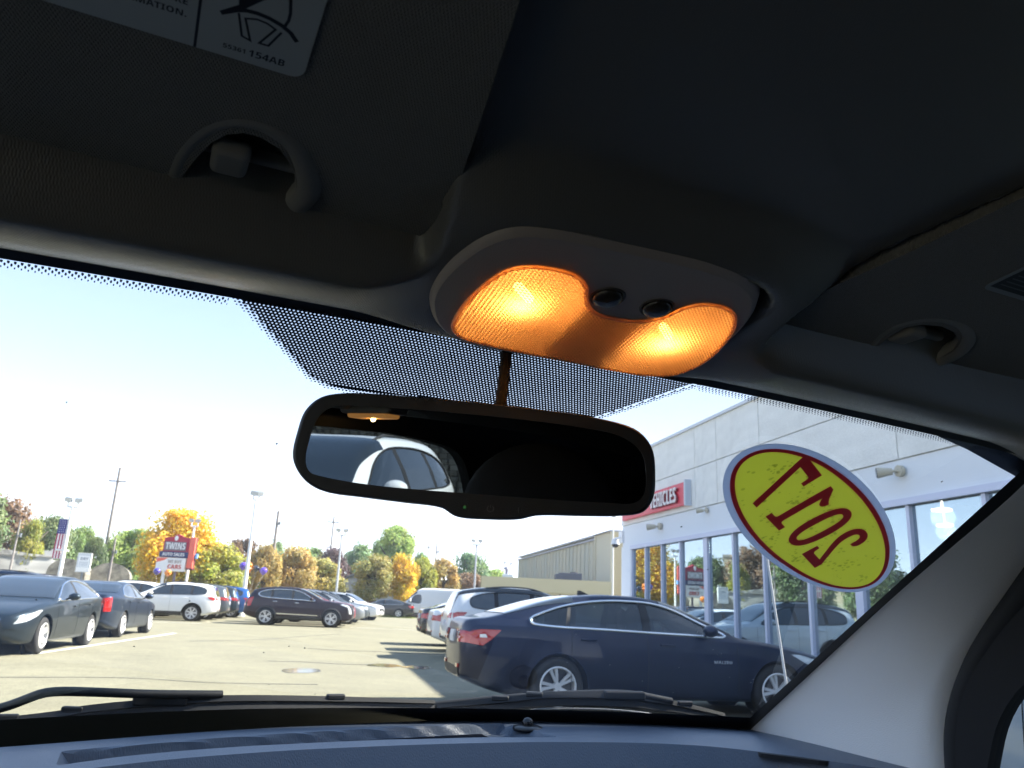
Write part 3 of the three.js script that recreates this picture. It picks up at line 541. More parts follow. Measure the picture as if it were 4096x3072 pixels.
    // mirror
    const mx = K.ws[0] + (kind === 'van' ? 0.42 : 0.42), my = S.belt(mx) + 0.10, mz = S.sideZ(mx, S.belt(mx) - 0.02), mir = new THREE.SphereGeometry(1, 18, 12); mir.scale(0.09, kind === 'van' ? 0.17 : 0.075, 0.115); mir.translate(cx - mx, my + (kind === 'van' ? 0.1 : 0), s * (mz + 0.13));
    part(c, 'side_mirror', [mir, rod([cx - mx, my - 0.06, s * (mz - 0.02)], [cx - mx, my - 0.01, s * (mz + 0.09)], 0.022)], o.mirror ?? o.paint);
    if (K.sill) part(c, 'sill_trim', S.onSide(s, [[1.55, 0.47], [3.35, 0.50], [3.35, 0.535], [1.55, 0.50]], 0.016, 0.02), chromeMat);
    if (K.clad) part(c, 'sill_cladding', S.onSide(s, [[S.front + R + 0.06, K.low + 0.02], [S.rear - R - 0.06, K.low + 0.02], [S.rear - R - 0.08, K.low + 0.17], [S.front + R + 0.08, K.low + 0.17]], 0.012, 0.03), plastic);
    if (K.rails) part(c, 'roof_rail', tube([[cx - 2.2, S.top(2.2) - 0.03, s * 0.56], [cx - 2.6, S.top(2.6) + 0.01, s * 0.57], [cx - 3.4, S.top(3.4) + 0.01, s * 0.57], [cx - 4.0, S.top(4.0) - 0.03, s * 0.55]], 0.017, 8), plastic);
  }
  // front and rear ends
  part(c, 'grille', S.onEnd(1, kind === 'sedan' ? [[-0.52, 0.5], [0.52, 0.5], [0.46, 0.62], [-0.46, 0.62]] : [[-0.5, 0.52], [0.5, 0.52], [0.46, 0.78], [-0.46, 0.78]], 0.006, 0.03), blackMat);
  part(c, 'grille_bar', [S.onEnd(1, [[-0.48, 0.625], [0.48, 0.625], [0.46, 0.655], [-0.46, 0.655]], 0.018, 0.03), S.onEnd(1, [[-0.5, 0.46], [0.5, 0.46], [0.5, 0.485], [-0.5, 0.485]], 0.016, 0.03)], chromeMat);
  part(c, 'lower_intake', S.onEnd(1, [[-0.5, 0.3], [0.5, 0.3], [0.46, 0.42], [-0.46, 0.42]], 0.006, 0.03), blackMat);
  part(c, 'licence_plate', S.onEnd(-1, [[-0.155, K.plate - 0.07], [0.155, K.plate - 0.07], [0.155, K.plate + 0.07], [-0.155, K.plate + 0.07]], 0.02, 0.03), plateMat);
  part(c, 'rear_valance', S.onEnd(-1, [[-0.56, 0.4], [0.56, 0.4], [0.54, 0.5], [-0.54, 0.5]], 0.01, 0.03), K.clad ? plastic : blackMat);
  for (const s of [1, -1]) part(c, 'rear_reflector', S.onEnd(-1, [[0.44, 0.5], [0.56, 0.5], [0.56, 0.545], [0.44, 0.545]].map((p) => [p[0] * s, p[1]]), 0.018, 0.03), redLamp);
  if (o.antenna) { const x = 3.35, y = S.top(x); const f = slab([[0, 0], [0.19, 0], [0.03, 0.065], [0, 0.06]], (a, b, d) => [cx - x - 0.0 + a - 0.1, y - 0.012 + b, (0.5 - d) * 0.05 * (1 - b * 8)]); f.scale(1, 1, 1); part(c, 'roof_antenna', f, blackMat); }
  if (o.seats) {
    const g = []; for (const [x, w] of [[2.75, 1], [3.7, 0.9]]) for (const z of [-0.37, 0.37]) { g.push(rbox(0.14, 0.62, 0.48 * w, 0.06, cx - x, 0.98, z)); g.push(rbox(0.1, 0.17, 0.26, 0.04, cx - x - 0.02, 1.27, z)); }
    part(c, 'seat', g, seatMat);
    const t = new THREE.TorusGeometry(0.185, 0.016, 8, 28); t.rotateY(Math.PI / 2); t.rotateZ(0.4); t.translate(cx - 2.1, 1.0, -0.37); part(c, 'steering_wheel', t, blackMat);
  }
  if (o.roof) part(c, 'roof', S.onTop(K.ws[1] - 0.02, K.rw[0] + 0.02, () => 0.735, 0, 0.008), o.roof);
  return c;
}
const P = {
  navy: paint(0.011, 0.018, 0.045, 0.75, 0.4), graphite: paint(0.022, 0.034, 0.046, 0.75, 0.42), steel: paint(0.024, 0.040, 0.075, 0.7, 0.38), white: paint(0.72, 0.73, 0.74, 0.0, 0.35),
  maroon: paint(0.03, 0.02, 0.026, 0.75, 0.42), red: paint(0.22, 0.02, 0.03, 0.3, 0.3), blue: paint(0.02, 0.10, 0.32, 0.35, 0.3), silver: paint(0.28, 0.30, 0.33, 0.6, 0.3), slate: paint(0.10, 0.12, 0.14, 0.5, 0.3), black: paint(0.012, 0.012, 0.014, 0.2, 0.25), silverWhite: paint(0.62, 0.63, 0.64, 0.1, 0.4), gold: paint(0.33, 0.31, 0.27, 0.5, 0.3),
};
const f78 = [Math.sin(78 * D2R), -Math.cos(78 * D2R)], UU = [U.x, U.z];
const off = (p, a, b) => [p[0] + f78[0] * a + UU[0] * b, p[1] + f78[1] * a + UU[1] * b];     // a metres along the nose direction of the right hand row, b metres further away
const R1 = [1.89, -11.38];
const LOT = 'cars parked on the lot';
const malibu = vehicle('sedan', 'sedan', 'dark navy saloon with chrome window trim, broadside in the shade nearest the showroom', 'car', LOT, { at: R1, az: 78, paint: P.navy, clear: true, seats: true, antenna: true, handle: P.navy });
{
  // name in small raised letters low on the front door
  const S = shell('sedan'), g = text('MALIBU', 0.036, 0.003), x0 = 1.66; g.scale(1.35, 1, 1); g.computeBoundingBox();
  // right hand side faces +z, nose is +x: the word reads towards the nose
  const m = part(malibu, 'lettering', g, chromeMat); m.position.set(S.cx - x0 - 0.24, 0.66, S.sideZ(x0, 0.68) + 0.004);
}
vehicle('suv', 'suv', 'white SUV with black roof, parked behind the navy saloon', 'SUV', LOT, { at: off(R1, 0.9, 9.0), az: 78, paint: P.white, roof: P.black, seats: false });
vehicle('sedan', 'sedan', 'white saloon showing only a red tail light between white SUV and black saloon', 'car', LOT, { at: off(R1, 1.2, 12), az: 78, paint: P.white });
vehicle('sedan', 'sedan', 'black saloon tail farthest out in the showroom row', 'car', LOT, { at: off(R1, 1.25, 15), az: 78, paint: P.black });
const L1c = vehicle('sedan', 'sedan', 'dark grey saloon facing the viewer with a yellow windscreen sticker', 'car', LOT, { at: [-9.85, -17.15], az: 169, paint: P.graphite });
vehicle('luxury', 'sedan', 'blue grey saloon seen from behind with tall red tail light', 'car', LOT, { at: [-11.3, -23.5], az: -10, paint: P.steel });
const LW = [-15.34, -37.49], f258 = [-f78[0], -f78[1]];
const lft = (a, b) => [LW[0] + f258[0] * a + UU[0] * b, LW[1] + f258[1] * a + UU[1] * b];
vehicle('suv', 'suv', 'white SUV broadside with dark windows behind the blue grey saloon', 'SUV', LOT, { at: lft(0, 0), az: 258, paint: P.white });
vehicle('suv', 'suv', 'grey SUV tail between the white and the blue SUV', 'SUV', LOT, { at: lft(-0.15, 2.9), az: 258, paint: P.slate });
vehicle('suv', 'suv', 'grey SUV tail showing just left of the bright blue SUV', 'SUV', LOT, { at: lft(-0.3, 5.7), az: 258, paint: P.graphite });
vehicle('suv', 'suv', 'bright blue SUV tail left of the maroon crossover', 'SUV', LOT, { at: lft(-0.75, 8.6), az: 258, paint: P.blue });
const XW = [-9.2, -37.6]; const xl = (a, b) => [XW[0] + f78[0] * a + UU[0] * b, XW[1] + f78[1] * a + UU[1] * b];
vehicle('crossover', 'crossover', 'dark maroon crossover broadside with silver wheels and chrome sill strip', 'SUV', LOT, { at: xl(0, 0), az: 82, paint: P.maroon, handle: chromeMat });
vehicle('crossover', 'crossover', 'red crossover roof showing just behind the dark maroon one', 'SUV', LOT, { at: xl(0.2, 3.0), az: 80, paint: P.red });
vehicle('suv', 'suv', 'silver SUV nose just past the dark maroon crossover', 'SUV', LOT, { at: xl(0.9, 6.2), az: 80, paint: P.silver });
vehicle('suv', 'suv', 'slate blue SUV nose second past the maroon crossover', 'SUV', LOT, { at: xl(1.3, 9.6), az: 80, paint: P.slate });
vehicle('suv', 'suv', 'white SUV nose at the far end of the crossover row', 'SUV', LOT, { at: xl(2.6, 16.5), az: 100, paint: P.white });
vehicle('van', 'van', 'tall white delivery van facing left before the brown fence', 'van', null, { at: [-6.4, -70.6], az: 262, paint: P.white });
vehicle('sedan', 'sedan', 'dark car half hidden behind the nose of the white van', 'car', LOT, { at: [-9.8, -71.0 + 3.4], az: 268, paint: P.black });
// further cars whose roofs show above the left hand saloons
for (const [x, z, az, k, p, l] of [[-17.5, -27.5, 258, 'suv', P.steel, 'blue grey SUV roof just above the dark grey saloon'], [-19.5, -33.0, 258, 'suv', P.white, 'white SUV roof above the dark grey saloon, farther left'], [-19.0, -40.5, 258, 'suv', P.white, 'white SUV roof just behind the blue grey saloon'], [-20.8, -29.0, 258, 'sedan', P.silver, 'silver saloon roof low behind the dark grey saloon'], [-20.3, -46.5, 258, 'sedan', P.black, 'black saloon roof behind the white SUV']])
  vehicle(k, k, l, k === 'sedan' ? 'car' : 'SUV', LOT, { at: [x, z], az, paint: p });
// things stuck on the left saloon: yellow strip along the top of its windscreen
// ================================================================ trees
function crownGeo(s, clumps, leaves, size) {
  seed = s * 1013 + 5;
  const pos = [], col = [], C = [];
  for (let k = 0; k < clumps; k++) {
    const a = rr(0, 6.283), v = rr(-0.9, 1), h = Math.sqrt(Math.max(0.05, 1 - v * v)) * (0.55 + 0.4 * rnd());
    C.push([Math.cos(a) * h * 0.8, v * 0.78, Math.sin(a) * h * 0.8, rr(0.22, 0.42), rr(0.78, 1.2), rr(-0.12, 0.12)]);
  }
  const n = V3(), t1 = V3(), t2 = V3(), p = V3();
  for (const c of C) for (let k = 0; k < leaves; k++) {
    n.set(rr(-1, 1), rr(-1, 1), rr(-1, 1)); if (n.lengthSq() > 1) n.normalize();
    const R = c[3] * (0.45 + 0.62 * rnd()); p.copy(n).normalize().multiplyScalar(R); p.x += c[0]; p.y += c[1]; p.z += c[2];
    n.x += rr(-0.8, 0.8); n.y += rr(-0.4, 0.9); n.z += rr(-0.8, 0.8); n.normalize();
    t1.set(rr(-1, 1), rr(-1, 1), rr(-1, 1)).cross(n).normalize(); t2.crossVectors(n, t1);
    const l = size * rr(0.7, 1.35), w = l * rr(0.5, 0.75), b = c[4] * rr(0.72, 1.25), hue = c[5] + rr(-0.1, 0.1), q = [b * (1 + hue), b, b * (1 - hue)];
    const A = [p.x - t1.x * l, p.y - t1.y * l, p.z - t1.z * l], B = [p.x + t2.x * w, p.y + t2.y * w, p.z + t2.z * w], D = [p.x + t1.x * l, p.y + t1.y * l, p.z + t1.z * l], E = [p.x - t2.x * w, p.y - t2.y * w, p.z - t2.z * w];
    pos.push(...A, ...B, ...D, ...A, ...D, ...E); for (let i = 0; i < 6; i++) col.push(...q);
  }
  const g = new THREE.BufferGeometry();
  g.setAttribute('position', new THREE.Float32BufferAttribute(pos, 3)); g.setAttribute('color', new THREE.Float32BufferAttribute(col, 3)); g.computeVertexNormals();
  return g;
}
const CROWNS = [1, 2, 3, 4].map((s) => crownGeo(s, 34 + s * 3, 300, 0.047)), BIGCROWN = crownGeo(9, 70, 340, 0.034);
scene.fog = new THREE.FogExp2(lin(0.93, 0.97, 1.0), 0.0004);       // thin bright air: the far trees pale a little
const bark = std(lin(0.09, 0.075, 0.06), 0.95, { bumpMap: T.stone, bumpScale: 0.02 });
function trunkGeo(k) {
  seed = 77 + k; const g = [rod([0, -0.02, 0], [0.03, 0.55, 0.02], 0.045, 0.03), rod([0.03, 0.54, 0.02], [0.05, 0.9, 0], 0.03, 0.014)];
  for (let i = 0; i < 6; i++) { const a = rr(0, 6.28), y = rr(0.32, 0.62); g.push(rod([0.02, y, 0.01], [Math.cos(a) * 0.24, y + rr(0.16, 0.3), Math.sin(a) * 0.24], 0.018, 0.007, 6)); }
  return merge(g);
}
const TRUNKS = [1, 2, 3].map(trunkGeo);
const leaf = (r, g, b) => phys(lin(r * 1.4, g * 1.4, b * 1.35), 0.95, { vertexColors: true, transmission: 0.5, thickness: 0, side: THREE.DoubleSide });
const LEAF = { dark: leaf(0.11, 0.16, 0.055), green: leaf(0.16, 0.235, 0.07), light: leaf(0.25, 0.33, 0.085), yellow: leaf(0.52, 0.36, 0.022), ygreen: leaf(0.26, 0.27, 0.03), orange: leaf(0.33, 0.24, 0.07), olive: leaf(0.26, 0.235, 0.06), purple: leaf(0.11, 0.065, 0.07), rust: leaf(0.17, 0.10, 0.05), bluegreen: leaf(0.15, 0.235, 0.105) };
let tk = 0;
function tree(name, label, x, z, w, top, mat, group, opt = {}) {
  tk++;
  const t = thing(name, label, 'tree', [x, 0, z], tk * 1.7, group), cy = opt.low ?? top * 0.16, h = top - cy;
  const tr = part(t, 'trunk', TRUNKS[tk % 3], bark); tr.scale.set(top * 1.0, top * 0.95, top * 1.0);
  const c = part(t, 'crown', opt.big ? BIGCROWN : CROWNS[tk % 4], LEAF[mat]);
  c.scale.set(w * 0.53, h * 0.53, w * 0.53); c.position.y = cy + h / 2;
  return t;
}
tree('maple_tree', 'tall dark green and russet tree at the far left behind the white shop', -47.4, -75, 7.2, 8.6, 'rust');
tree('maple_tree', 'dark green tree behind the white shop, just right of the russet one', -44.6, -79, 4.6, 7.6, 'dark');
tree('ash_tree', 'yellow green tree left of the flag banner', -42.4, -72, 2.9, 7.0, 'ygreen');
tree('oak_tree', 'dark green tree directly behind the flag banner', -47.6, -85, 4.2, 8.0, 'dark');
tree('oak_tree', 'dull green thin tree right of the flag banner', -47.2, -90, 3.4, 7.6, 'green');
tree('oak_tree', 'small dark tree behind the white notice board', -40.4, -80, 2.6, 6.0, 'dark');
tree('linden_tree', 'light green tree between the utility pole and the yellow tree', -39.2, -85, 5.4, 7.6, 'light');
tree('golden_tree', 'large bright yellow tree behind the red pylon sign', -26.3, -66, 7.2, 8.0, 'yellow', null, { low: 0.9, big: true });
tree('golden_tree', 'low golden orange tree on the left of the large yellow tree', -28.6, -68, 4.4, 5.6, 'yellow', null, { low: 0.8 });
tree('golden_tree', 'low yellow tree right of the red pylon sign', -23.4, -66, 5.2, 5.0, 'ygreen', null, { low: 0.4 });
tree('maple_tree', 'brownish bare topped tree behind the purple balloon', -30.6, -95, 3.9, 7.8, 'rust');
tree('maple_tree', 'orange brown tree left of the tall wooden pole', -22.1, -75, 3.4, 5.6, 'orange', null, { low: 0.5 });
tree('maple_tree', 'round orange brown tree right of the tall wooden pole', -20.0, -78, 4.8, 5.7, 'orange', null, { low: 0.5 });
tree('linden_tree', 'distant green treetop above the orange brown trees', -31.2, -110, 3.6, 8.2, 'bluegreen');
tree('linden_tree', 'distant green treetop right of the round orange tree', -27.3, -115, 5.2, 8.3, 'green');
tree('plum_tree', 'purple leaved tree behind the twin headed lamp post', -20.1, -95, 4.2, 6.8, 'purple', null, { low: 0.4 });
tree('maple_tree', 'low brown orange tree at the foot of the twin headed lamp post', -18.3, -82, 4.8, 4.9, 'olive', null, { low: 0.3 });
tree('linden_tree', 'mid green tree right of the twin headed lamp post', -18.8, -105, 5.0, 8.0, 'bluegreen', null, { low: 0.6 });
tree('linden_tree', 'green tree stepping up towards the tallest treetop', -17.4, -115, 4.6, 9.8, 'green');
tree('linden_tree', 'tallest round green treetop over the middle of the lot', -13.5, -100, 5.3, 10.2, 'light', null, { low: 4.2 });
tree('linden_tree', 'dark green tree under the tallest round treetop', -13.9, -104, 4.8, 7.2, 'dark', null, { low: 0.6 });
tree('maple_tree', 'olive brown tree in front of the white house', -12.7, -80, 4.6, 5.4, 'olive', null, { low: 1.1 });
tree('golden_tree', 'golden yellow tree above the brown fence', -10.3, -82, 3.9, 6.0, 'yellow', null, { low: 1.0 });
tree('ash_tree', 'yellow green tree right of the golden one above the fence', -8.7, -88, 3.3, 5.8, 'ygreen', null, { low: 0.6 });
tree('linden_tree', 'distant thin green tree between the golden and orange trees', -12.3, -120, 3.0, 8.1, 'bluegreen');
tree('maple_tree', 'orange tree behind the white van', -6.8, -90, 4.2, 5.9, 'orange', null, { low: 0.4 });
tree('linden_tree', 'dark green tree behind the lamp post by the low block', -5.0, -120, 6.4, 8.8, 'bluegreen', null, { low: 1.0 });
tree('linden_tree', 'low green tree left of the warehouse wall', -1.2, -122, 5.4, 6.4, 'light', null, { low: 0.8 });
tree('maple_tree', 'low rusty tree above the low block', -4.0, -100, 4.6, 4.8, 'rust', null, { low: 0.6 });
solo('treeline', (() => { seed = 51; const g = []; for (let k = 0; k < 30; k++) { const c = CROWNS[k % 4].clone(); const w = rr(2.6, 4), h = rr(2.0, 3.2); c.rotateY(k * 2.1); c.scale(w, h, w); c.translate(lerp(-66, -2, k / 29), h * 0.8, rr(-128, -118)); g.push(c); } return mergeGeometries(g); })(), LEAF.green, 'far line of mixed trees closing the lot', 'trees', null, 'stuff');
// beyond the left edge of the view; the showroom windows mirror them
tree('oak_tree', 'dark green tree mirrored in the showroom windows', -42, -62, 6.5, 8.6, 'dark'); tree('oak_tree', 'broad dark tree mirrored beside the pale block', -60, -70, 9, 10, 'dark'); tree('oak_tree', 'brown tree mirrored at the near showroom windows', -62, -48, 8, 8, 'rust'); tree('oak_tree', 'low brown tree mirrored near the thick mullion', -50, -34, 6, 5, 'olive');
{
  const b = thing('commercial_block', 'pale beige block mirrored in the showroom windows', 'building', [-62, 0, -86], 0.7);
  part(b, 'wall', box(15, 8.8, 10, 0, 4.4, 0), std(lin(0.42, 0.37, 0.27), 0.85)); part(b, 'annex', box(26, 3.3, 8, 5, 1.65, 8), std(lin(0.6, 0.58, 0.45), 0.85)); part(b, 'roof_edge', box(15.3, 0.3, 10.3, 0, 8.9, 0), std(lin(0.3, 0.28, 0.25), 0.8));
}
// ================================================================ poles
const galv = std(lin(0.50, 0.52, 0.56), 0.45, { metalness: 0.4 }), whitePole = std(lin(0.78, 0.78, 0.77), 0.5), wood = std(lin(0.24, 0.22, 0.21), 0.9, { bumpMap: T.stone, bumpScale: 0.01 }), lampBody = std(lin(0.13, 0.15, 0.17), 0.5), lampFace = std(lin(0.55, 0.58, 0.6), 0.2);
function lampPost(label, x, z, h, headW, spread, heads, r = 0.075, mat = whitePole, az = 0) {
  const p = thing('lamp_post', label, 'lamp post', [x, 0, z], az, 'lamp posts around the lot');
  part(p, 'pole', [rod([0, 0, 0], [0, h, 0], r * 1.15, r * 0.75, 14), cyl(r * 2, r * 2, 0.5, 0, 0, 0)], mat);
  if (spread > 0) part(p, 'crossarm', [rod([-spread, h - 0.05, 0], [spread, h - 0.05, 0], r * 0.55), ...heads.map((s) => rod([s * spread, h - 0.05, 0], [s * spread, h + 0.22, 0], r * 0.5))], mat);
  for (const s of heads) {
    const g = part(p, 'lamp_head', [rbox(headW, headW * 0.62, headW * 0.45, 0.03, 0, 0, 0)], lampBody); g.position.set(s * spread, h + 0.22 + headW * 0.3, 0.05); g.rotation.set(0.45, s * 0.25, 0);
    part(g, 'lamp_glass', box(headW * 0.86, headW * 0.5, 0.012, 0, 0, headW * 0.235), lampFace);
  }
  return p;
}
lampPost('white lamp post with two floodlights carrying the flag banner', -22.85, -42, 5.35, 0.36, 0.24, [-1, 1], 0.1, whitePole, 0.3);
lampPost('short white lamp post rising behind the red pylon sign', -20.97, -54, 5.6, 0.34, 0.24, [-1, 1], 0.09, whitePole, -0.2);
lampPost('tall white lamp post with balloons tied at its foot', -15.8, -50, 7.1, 0.44, 0.17, [-1, 1], 0.11, whitePole, 0.5);
lampPost('twin headed lamp post in front of the purple tree', -13.85, -68, 6.55, 0.4, 0.32, [-1, 1], 0.1, galv, 0);
lampPost('twin headed lamp post before the low beige block', -2.62, -75, 6.75, 0.36, 0.33, [-1, 1], 0.1, galv, 0);
lampPost('thin white lamp post beside the far showroom corner', 4.06, -30, 4.45, 0.14, 0, [0], 0.035, whitePole, 0.2);
lampPost('white lamp post mirrored in the near showroom windows', -34, -22, 6.5, 0.4, 0.3, [-1, 1], 0.1, whitePole, 0);
function utilityPole(label, x, z, h, arm, y, r = 0.13, tilt = 0) {
  const p = thing('utility_pole', label, 'utility pole', [x, 0, z], 0.15, 'wooden utility poles'); p.rotation.z = tilt;
  part(p, 'pole', rod([0, 0, 0], [0, h, 0], r * 1.2, r * 0.75, 12), wood);
  if (arm) { part(p, 'crossarm', box(arm, 0.12, 0.1, 0, y, 0.12), wood); for (const s of [-0.45, -0.2, 0.2, 0.45]) part(p, 'insulator', cyl(0.05, 0.035, 0.16, s * arm, y + 0.06, 0.12, 8), lampFace); }
  else part(p, 'bracket', [box(0.5, 0.06, 0.06, 0.1, h - 1.2, 0.1), cyl(0.1, 0.1, 0.3, 0.25, h - 1.3, 0.1, 10)], lampBody);
  return p;
}
utilityPole('tallest utility pole with crossarm left of the yellow tree', -41.94, -85, 13.9, 1.75, 12.4, 0.17);
utilityPole('slim wooden pole in front of the russet tree at far left', -36.33, -60, 5.95, 0, 0, 0.08);
utilityPole('short wooden pole right of the tallest utility pole', -33.84, -70, 5.5, 0, 0, 0.1);
utilityPole('bare wooden pole between the lamp post with balloons and the round orange tree', -21.45, -75, 9.0, 0, 0, 0.15);
utilityPole('utility pole with crossarm behind the twin headed lamp post', -23.72, -110, 12.2, 1.5, 11.4, 0.13);
utilityPole('bare distant pole above the orange tree', -9.29, -110, 9.2, 0, 0, 0.1);
utilityPole('faint distant pole left of the bare distant one', -13.22, -140, 11.6, 0.9, 10.6, 0.1);
utilityPole('faint distant pole left of the warehouse', 0.07, -140, 9.8, 0, 0, 0.09);
utilityPole('faint distant pole close to the warehouse corner', 1.12, -140, 9.6, 0, 0, 0.09);
// flag banner
{
  const t = canvasTex(128, 512, (c) => {
    c.fillStyle = '#2b2f78'; c.fillRect(0, 0, 128, 190); c.fillStyle = '#e9e6ea';
    for (let r = 0; r < 6; r++) for (let k = 0; k < 4; k++) { c.beginPath(); for (let i = 0; i < 10; i++) { const a = (i / 10) * 6.283 - 1.57, q = i % 2 ? 4 : 9, x = 20 + k * 29 + (r % 2 ? 8 : 0), y = 24 + r * 28; c.lineTo(x + Math.cos(a) * q, y + Math.sin(a) * q); } c.fill(); }
    for (let k = 0; k < 7; k++) { c.fillStyle = k % 2 ? '#ece5e6' : '#9c1a48'; c.fillRect(k * 18.3, 190, 18.4, 322); }
  });
  const b = thing('flag_banner', 'stars and stripes banner hanging from the white lamp post', 'banner', [-23.15, 2.65, -42], 0.3);
  part(b, 'cloth', sheet(8, 24, (u, v) => [(u - 0.5) * 0.46, v * 2.0, 0.02 * Math.sin(v * 7 + u * 3)], 1, 1), std(0xffffff, 0.85, { map: t, side: THREE.DoubleSide }));
  part(b, 'bracket', [rod([-0.22, 2.01, 0], [0.3, 2.03, 0], 0.018), rod([-0.22, -0.01, 0], [0.3, 0.0, 0], 0.018), rod([-0.14, 0.42, 0.05], [0.5, 0.4, 0.05], 0.05)], whitePole);
}
// pylon sign
{
  const z = -52, x0 = -21.96, s = thing('pylon_sign', 'red and white pylon sign lettered TWINS AUTO SALES in front of the yellow tree', 'sign', [-21.2, 0, z], 0.1);
  const red = std(lin(0.42, 0.015, 0.05), 0.45), bright = std(lin(0.85, 0.16, 0.11), 0.45), navy = std(lin(0.03, 0.045, 0.14), 0.5), white = std(lin(0.82, 0.82, 0.8), 0.5), greyM = std(lin(0.20, 0.16, 0.19), 0.5), pale = std(lin(0.8, 0.8, 0.8), 0.6), redText = std(lin(0.5, 0.06, 0.04), 0.6);
  void x0;
  part(s, 'red_panel', slab([[-0.72, 3.72], [0.86, 3.72], [0.86, 4.62], [0.5, 4.66], [0.12, 4.84], [-0.26, 4.64], [-0.7, 4.58]], (x, y, d) => [x, y, 0.16 - d * 0.32]), red);
  part(s, 'side_panel', [rbox(0.38, 1.95, 0.5, 0.03, 1.06, 3.7, -0.1)], bright);
  part(s, 'side_trim', [box(0.06, 2.0, 0.1, 1.27, 3.66, -0.1), box(0.42, 0.08, 0.5, 1.06, 2.68, -0.1)], std(lin(0.12, 0.03, 0.05), 0.5));
  part(s, 'blue_panel', [rbox(1.78, 0.36, 0.4, 0.03, 0.0, 3.54, 0.02)], navy);
  part(s, 'name_plate', box(1.34, 0.56, 0.04, 0.04, 4.06, 0.19), greyM);
  part(s, 'badge', [slab(smoothLoop([[0.0, 4.74], [0.1, 4.6], [0.03, 4.42], [-0.08, 4.44], [-0.1, 4.64]], 20), (x, y, d) => [x + 0.04, y, 0.2 - d * 0.05])], pale);
  const put = (str, size, x, y, zz, m, w) => { const g = text(str, size, 0.03); g.scale(w / g.boundingBox.max.x, 1, 1); const t = part(s, 'lettering', g, m); t.position.set(x, y, zz); };
  put('TWINS', 0.4, -0.56, 3.88, 0.21, pale, 1.22);
  put('AUTO SALES', 0.2, -0.68, 3.45, 0.23, pale, 1.36);
  part(s, 'message_panel', rbox(1.8, 0.84, 0.36, 0.02, -0.1, 2.92, 0.0), white);
  part(s, 'message_corner', slab([[-0.98, 3.3], [-0.3, 3.32], [-0.55, 3.16], [-0.97, 3.02]], (x, y, d) => [x, y, 0.187 - d * 0.02]), bright);
  put('WE BUY', 0.2, -0.28, 3.0, 0.18, std(lin(0.4, 0.36, 0.34), 0.6), 0.84); put('CARS', 0.25, -0.28, 2.66, 0.18, redText, 0.86);
  part(s, 'leg', rod([-0.5, 0, 0], [-0.5, 2.6, 0], 0.1), white); part(s, 'leg', rod([0.2, 0, 0], [0.2, 2.6, 0], 0.08), greyM);
  part(s, 'side_light', rbox(0.16, 0.3, 0.2, 0.03, 1.38, 3.5, 0), std(lin(0.2, 0.4, 0.75), 0.4));
}
{
  const s = thing('notice_board', 'small white notice board on posts left of the tall utility pole', 'sign', [-32.05, 0, -62], 0.25);
  const t = canvasTex(256, 384, (c) => { c.fillStyle = '#c9ced6'; c.fillRect(0, 0, 256, 384); c.fillStyle = '#e8eaee'; c.fillRect(18, 40, 220, 240); c.fillStyle = '#5f6d88'; c.font = 'bold 84px sans-serif'; c.textAlign = 'center'; c.fillText('DRY', 128, 140); c.fillStyle = '#aab2bf'; for (let k = 0; k < 4; k++) c.fillRect(40, 176 + k * 24, 176, 10); c.fillStyle = '#f4f4f4'; c.fillRect(0, 292, 256, 92); });
  const m = std(lin(0.7, 0.72, 0.74), 0.5);
  part(s, 'cabinet', rbox(0.98, 1.42, 0.22, 0.02, 0, 3.08, 0), m);
  const f = part(s, 'face', new THREE.PlaneGeometry(0.9, 1.34), std(0xffffff, 0.5, { map: t })); f.position.set(0, 3.08, 0.113);
  part(s, 'post', rod([0, 0, 0], [0, 2.4, 0], 0.07), std(lin(0.2, 0.22, 0.25), 0.5));
}
// ================================================================ balloons
{
  const skin = (r, g, b) => phys(lin(r, g, b), 0.12, { clearcoat: 1, clearcoatRoughness: 0.05 });
  const prof = [[0, -1.12], [0.06, -1.1], [0.03, -1.04], [0.3, -0.9], [0.72, -0.5], [0.96, 0], [0.9, 0.45], [0.6, 0.83], [0.25, 0.98], [0, 1]].map((p) => new THREE.Vector2(...p));
  const fineProf = new THREE.SplineCurve(prof).getPoints(30), bg = new THREE.LatheGeometry(fineProf.map((p) => new THREE.Vector2(Math.max(0, p.x), p.y)), 24);
  for (const [x, y, r, c, l, ax] of [[-16.25, 2.96, 0.25, [0.10, 0.05, 0.42], 'purple balloon left of the white lamp post', -15.8], [-15.88, 3.02, 0.2, [0.8, 0.22, 0.02], 'upper orange balloon at the white lamp post', -15.8], [-15.9, 2.76, 0.22, [0.8, 0.22, 0.02], 'lower orange balloon at the white lamp post', -15.8], [-15.42, 2.83, 0.21, [0.012, 0.012, 0.02], 'black balloon just right of the white lamp post', -15.8], [-14.95, 2.72, 0.24, [0.12, 0.06, 0.45], 'purple balloon right of the black balloon', -15.8], [-21.55, 2.41, 0.22, [0.08, 0.06, 0.34], 'purple balloon left of the pylon sign leg', -21.2], [-20.85, 2.36, 0.22, [0.8, 0.24, 0.03], 'orange balloon between the pylon sign legs', -21.2]]) {
    const b = thing('balloon', l, 'balloon', [x, y, -50.6], 0.2, 'balloons tied to the poles');
    part(b, 'skin', bg, skin(...c)).scale.setScalar(r);
    part(b, 'string', rod([0, -r * 1.08, 0], [(ax - x) * 0.6, 1.2 - y, 0], 0.006, 0.006, 5), whitePole);
  }
}
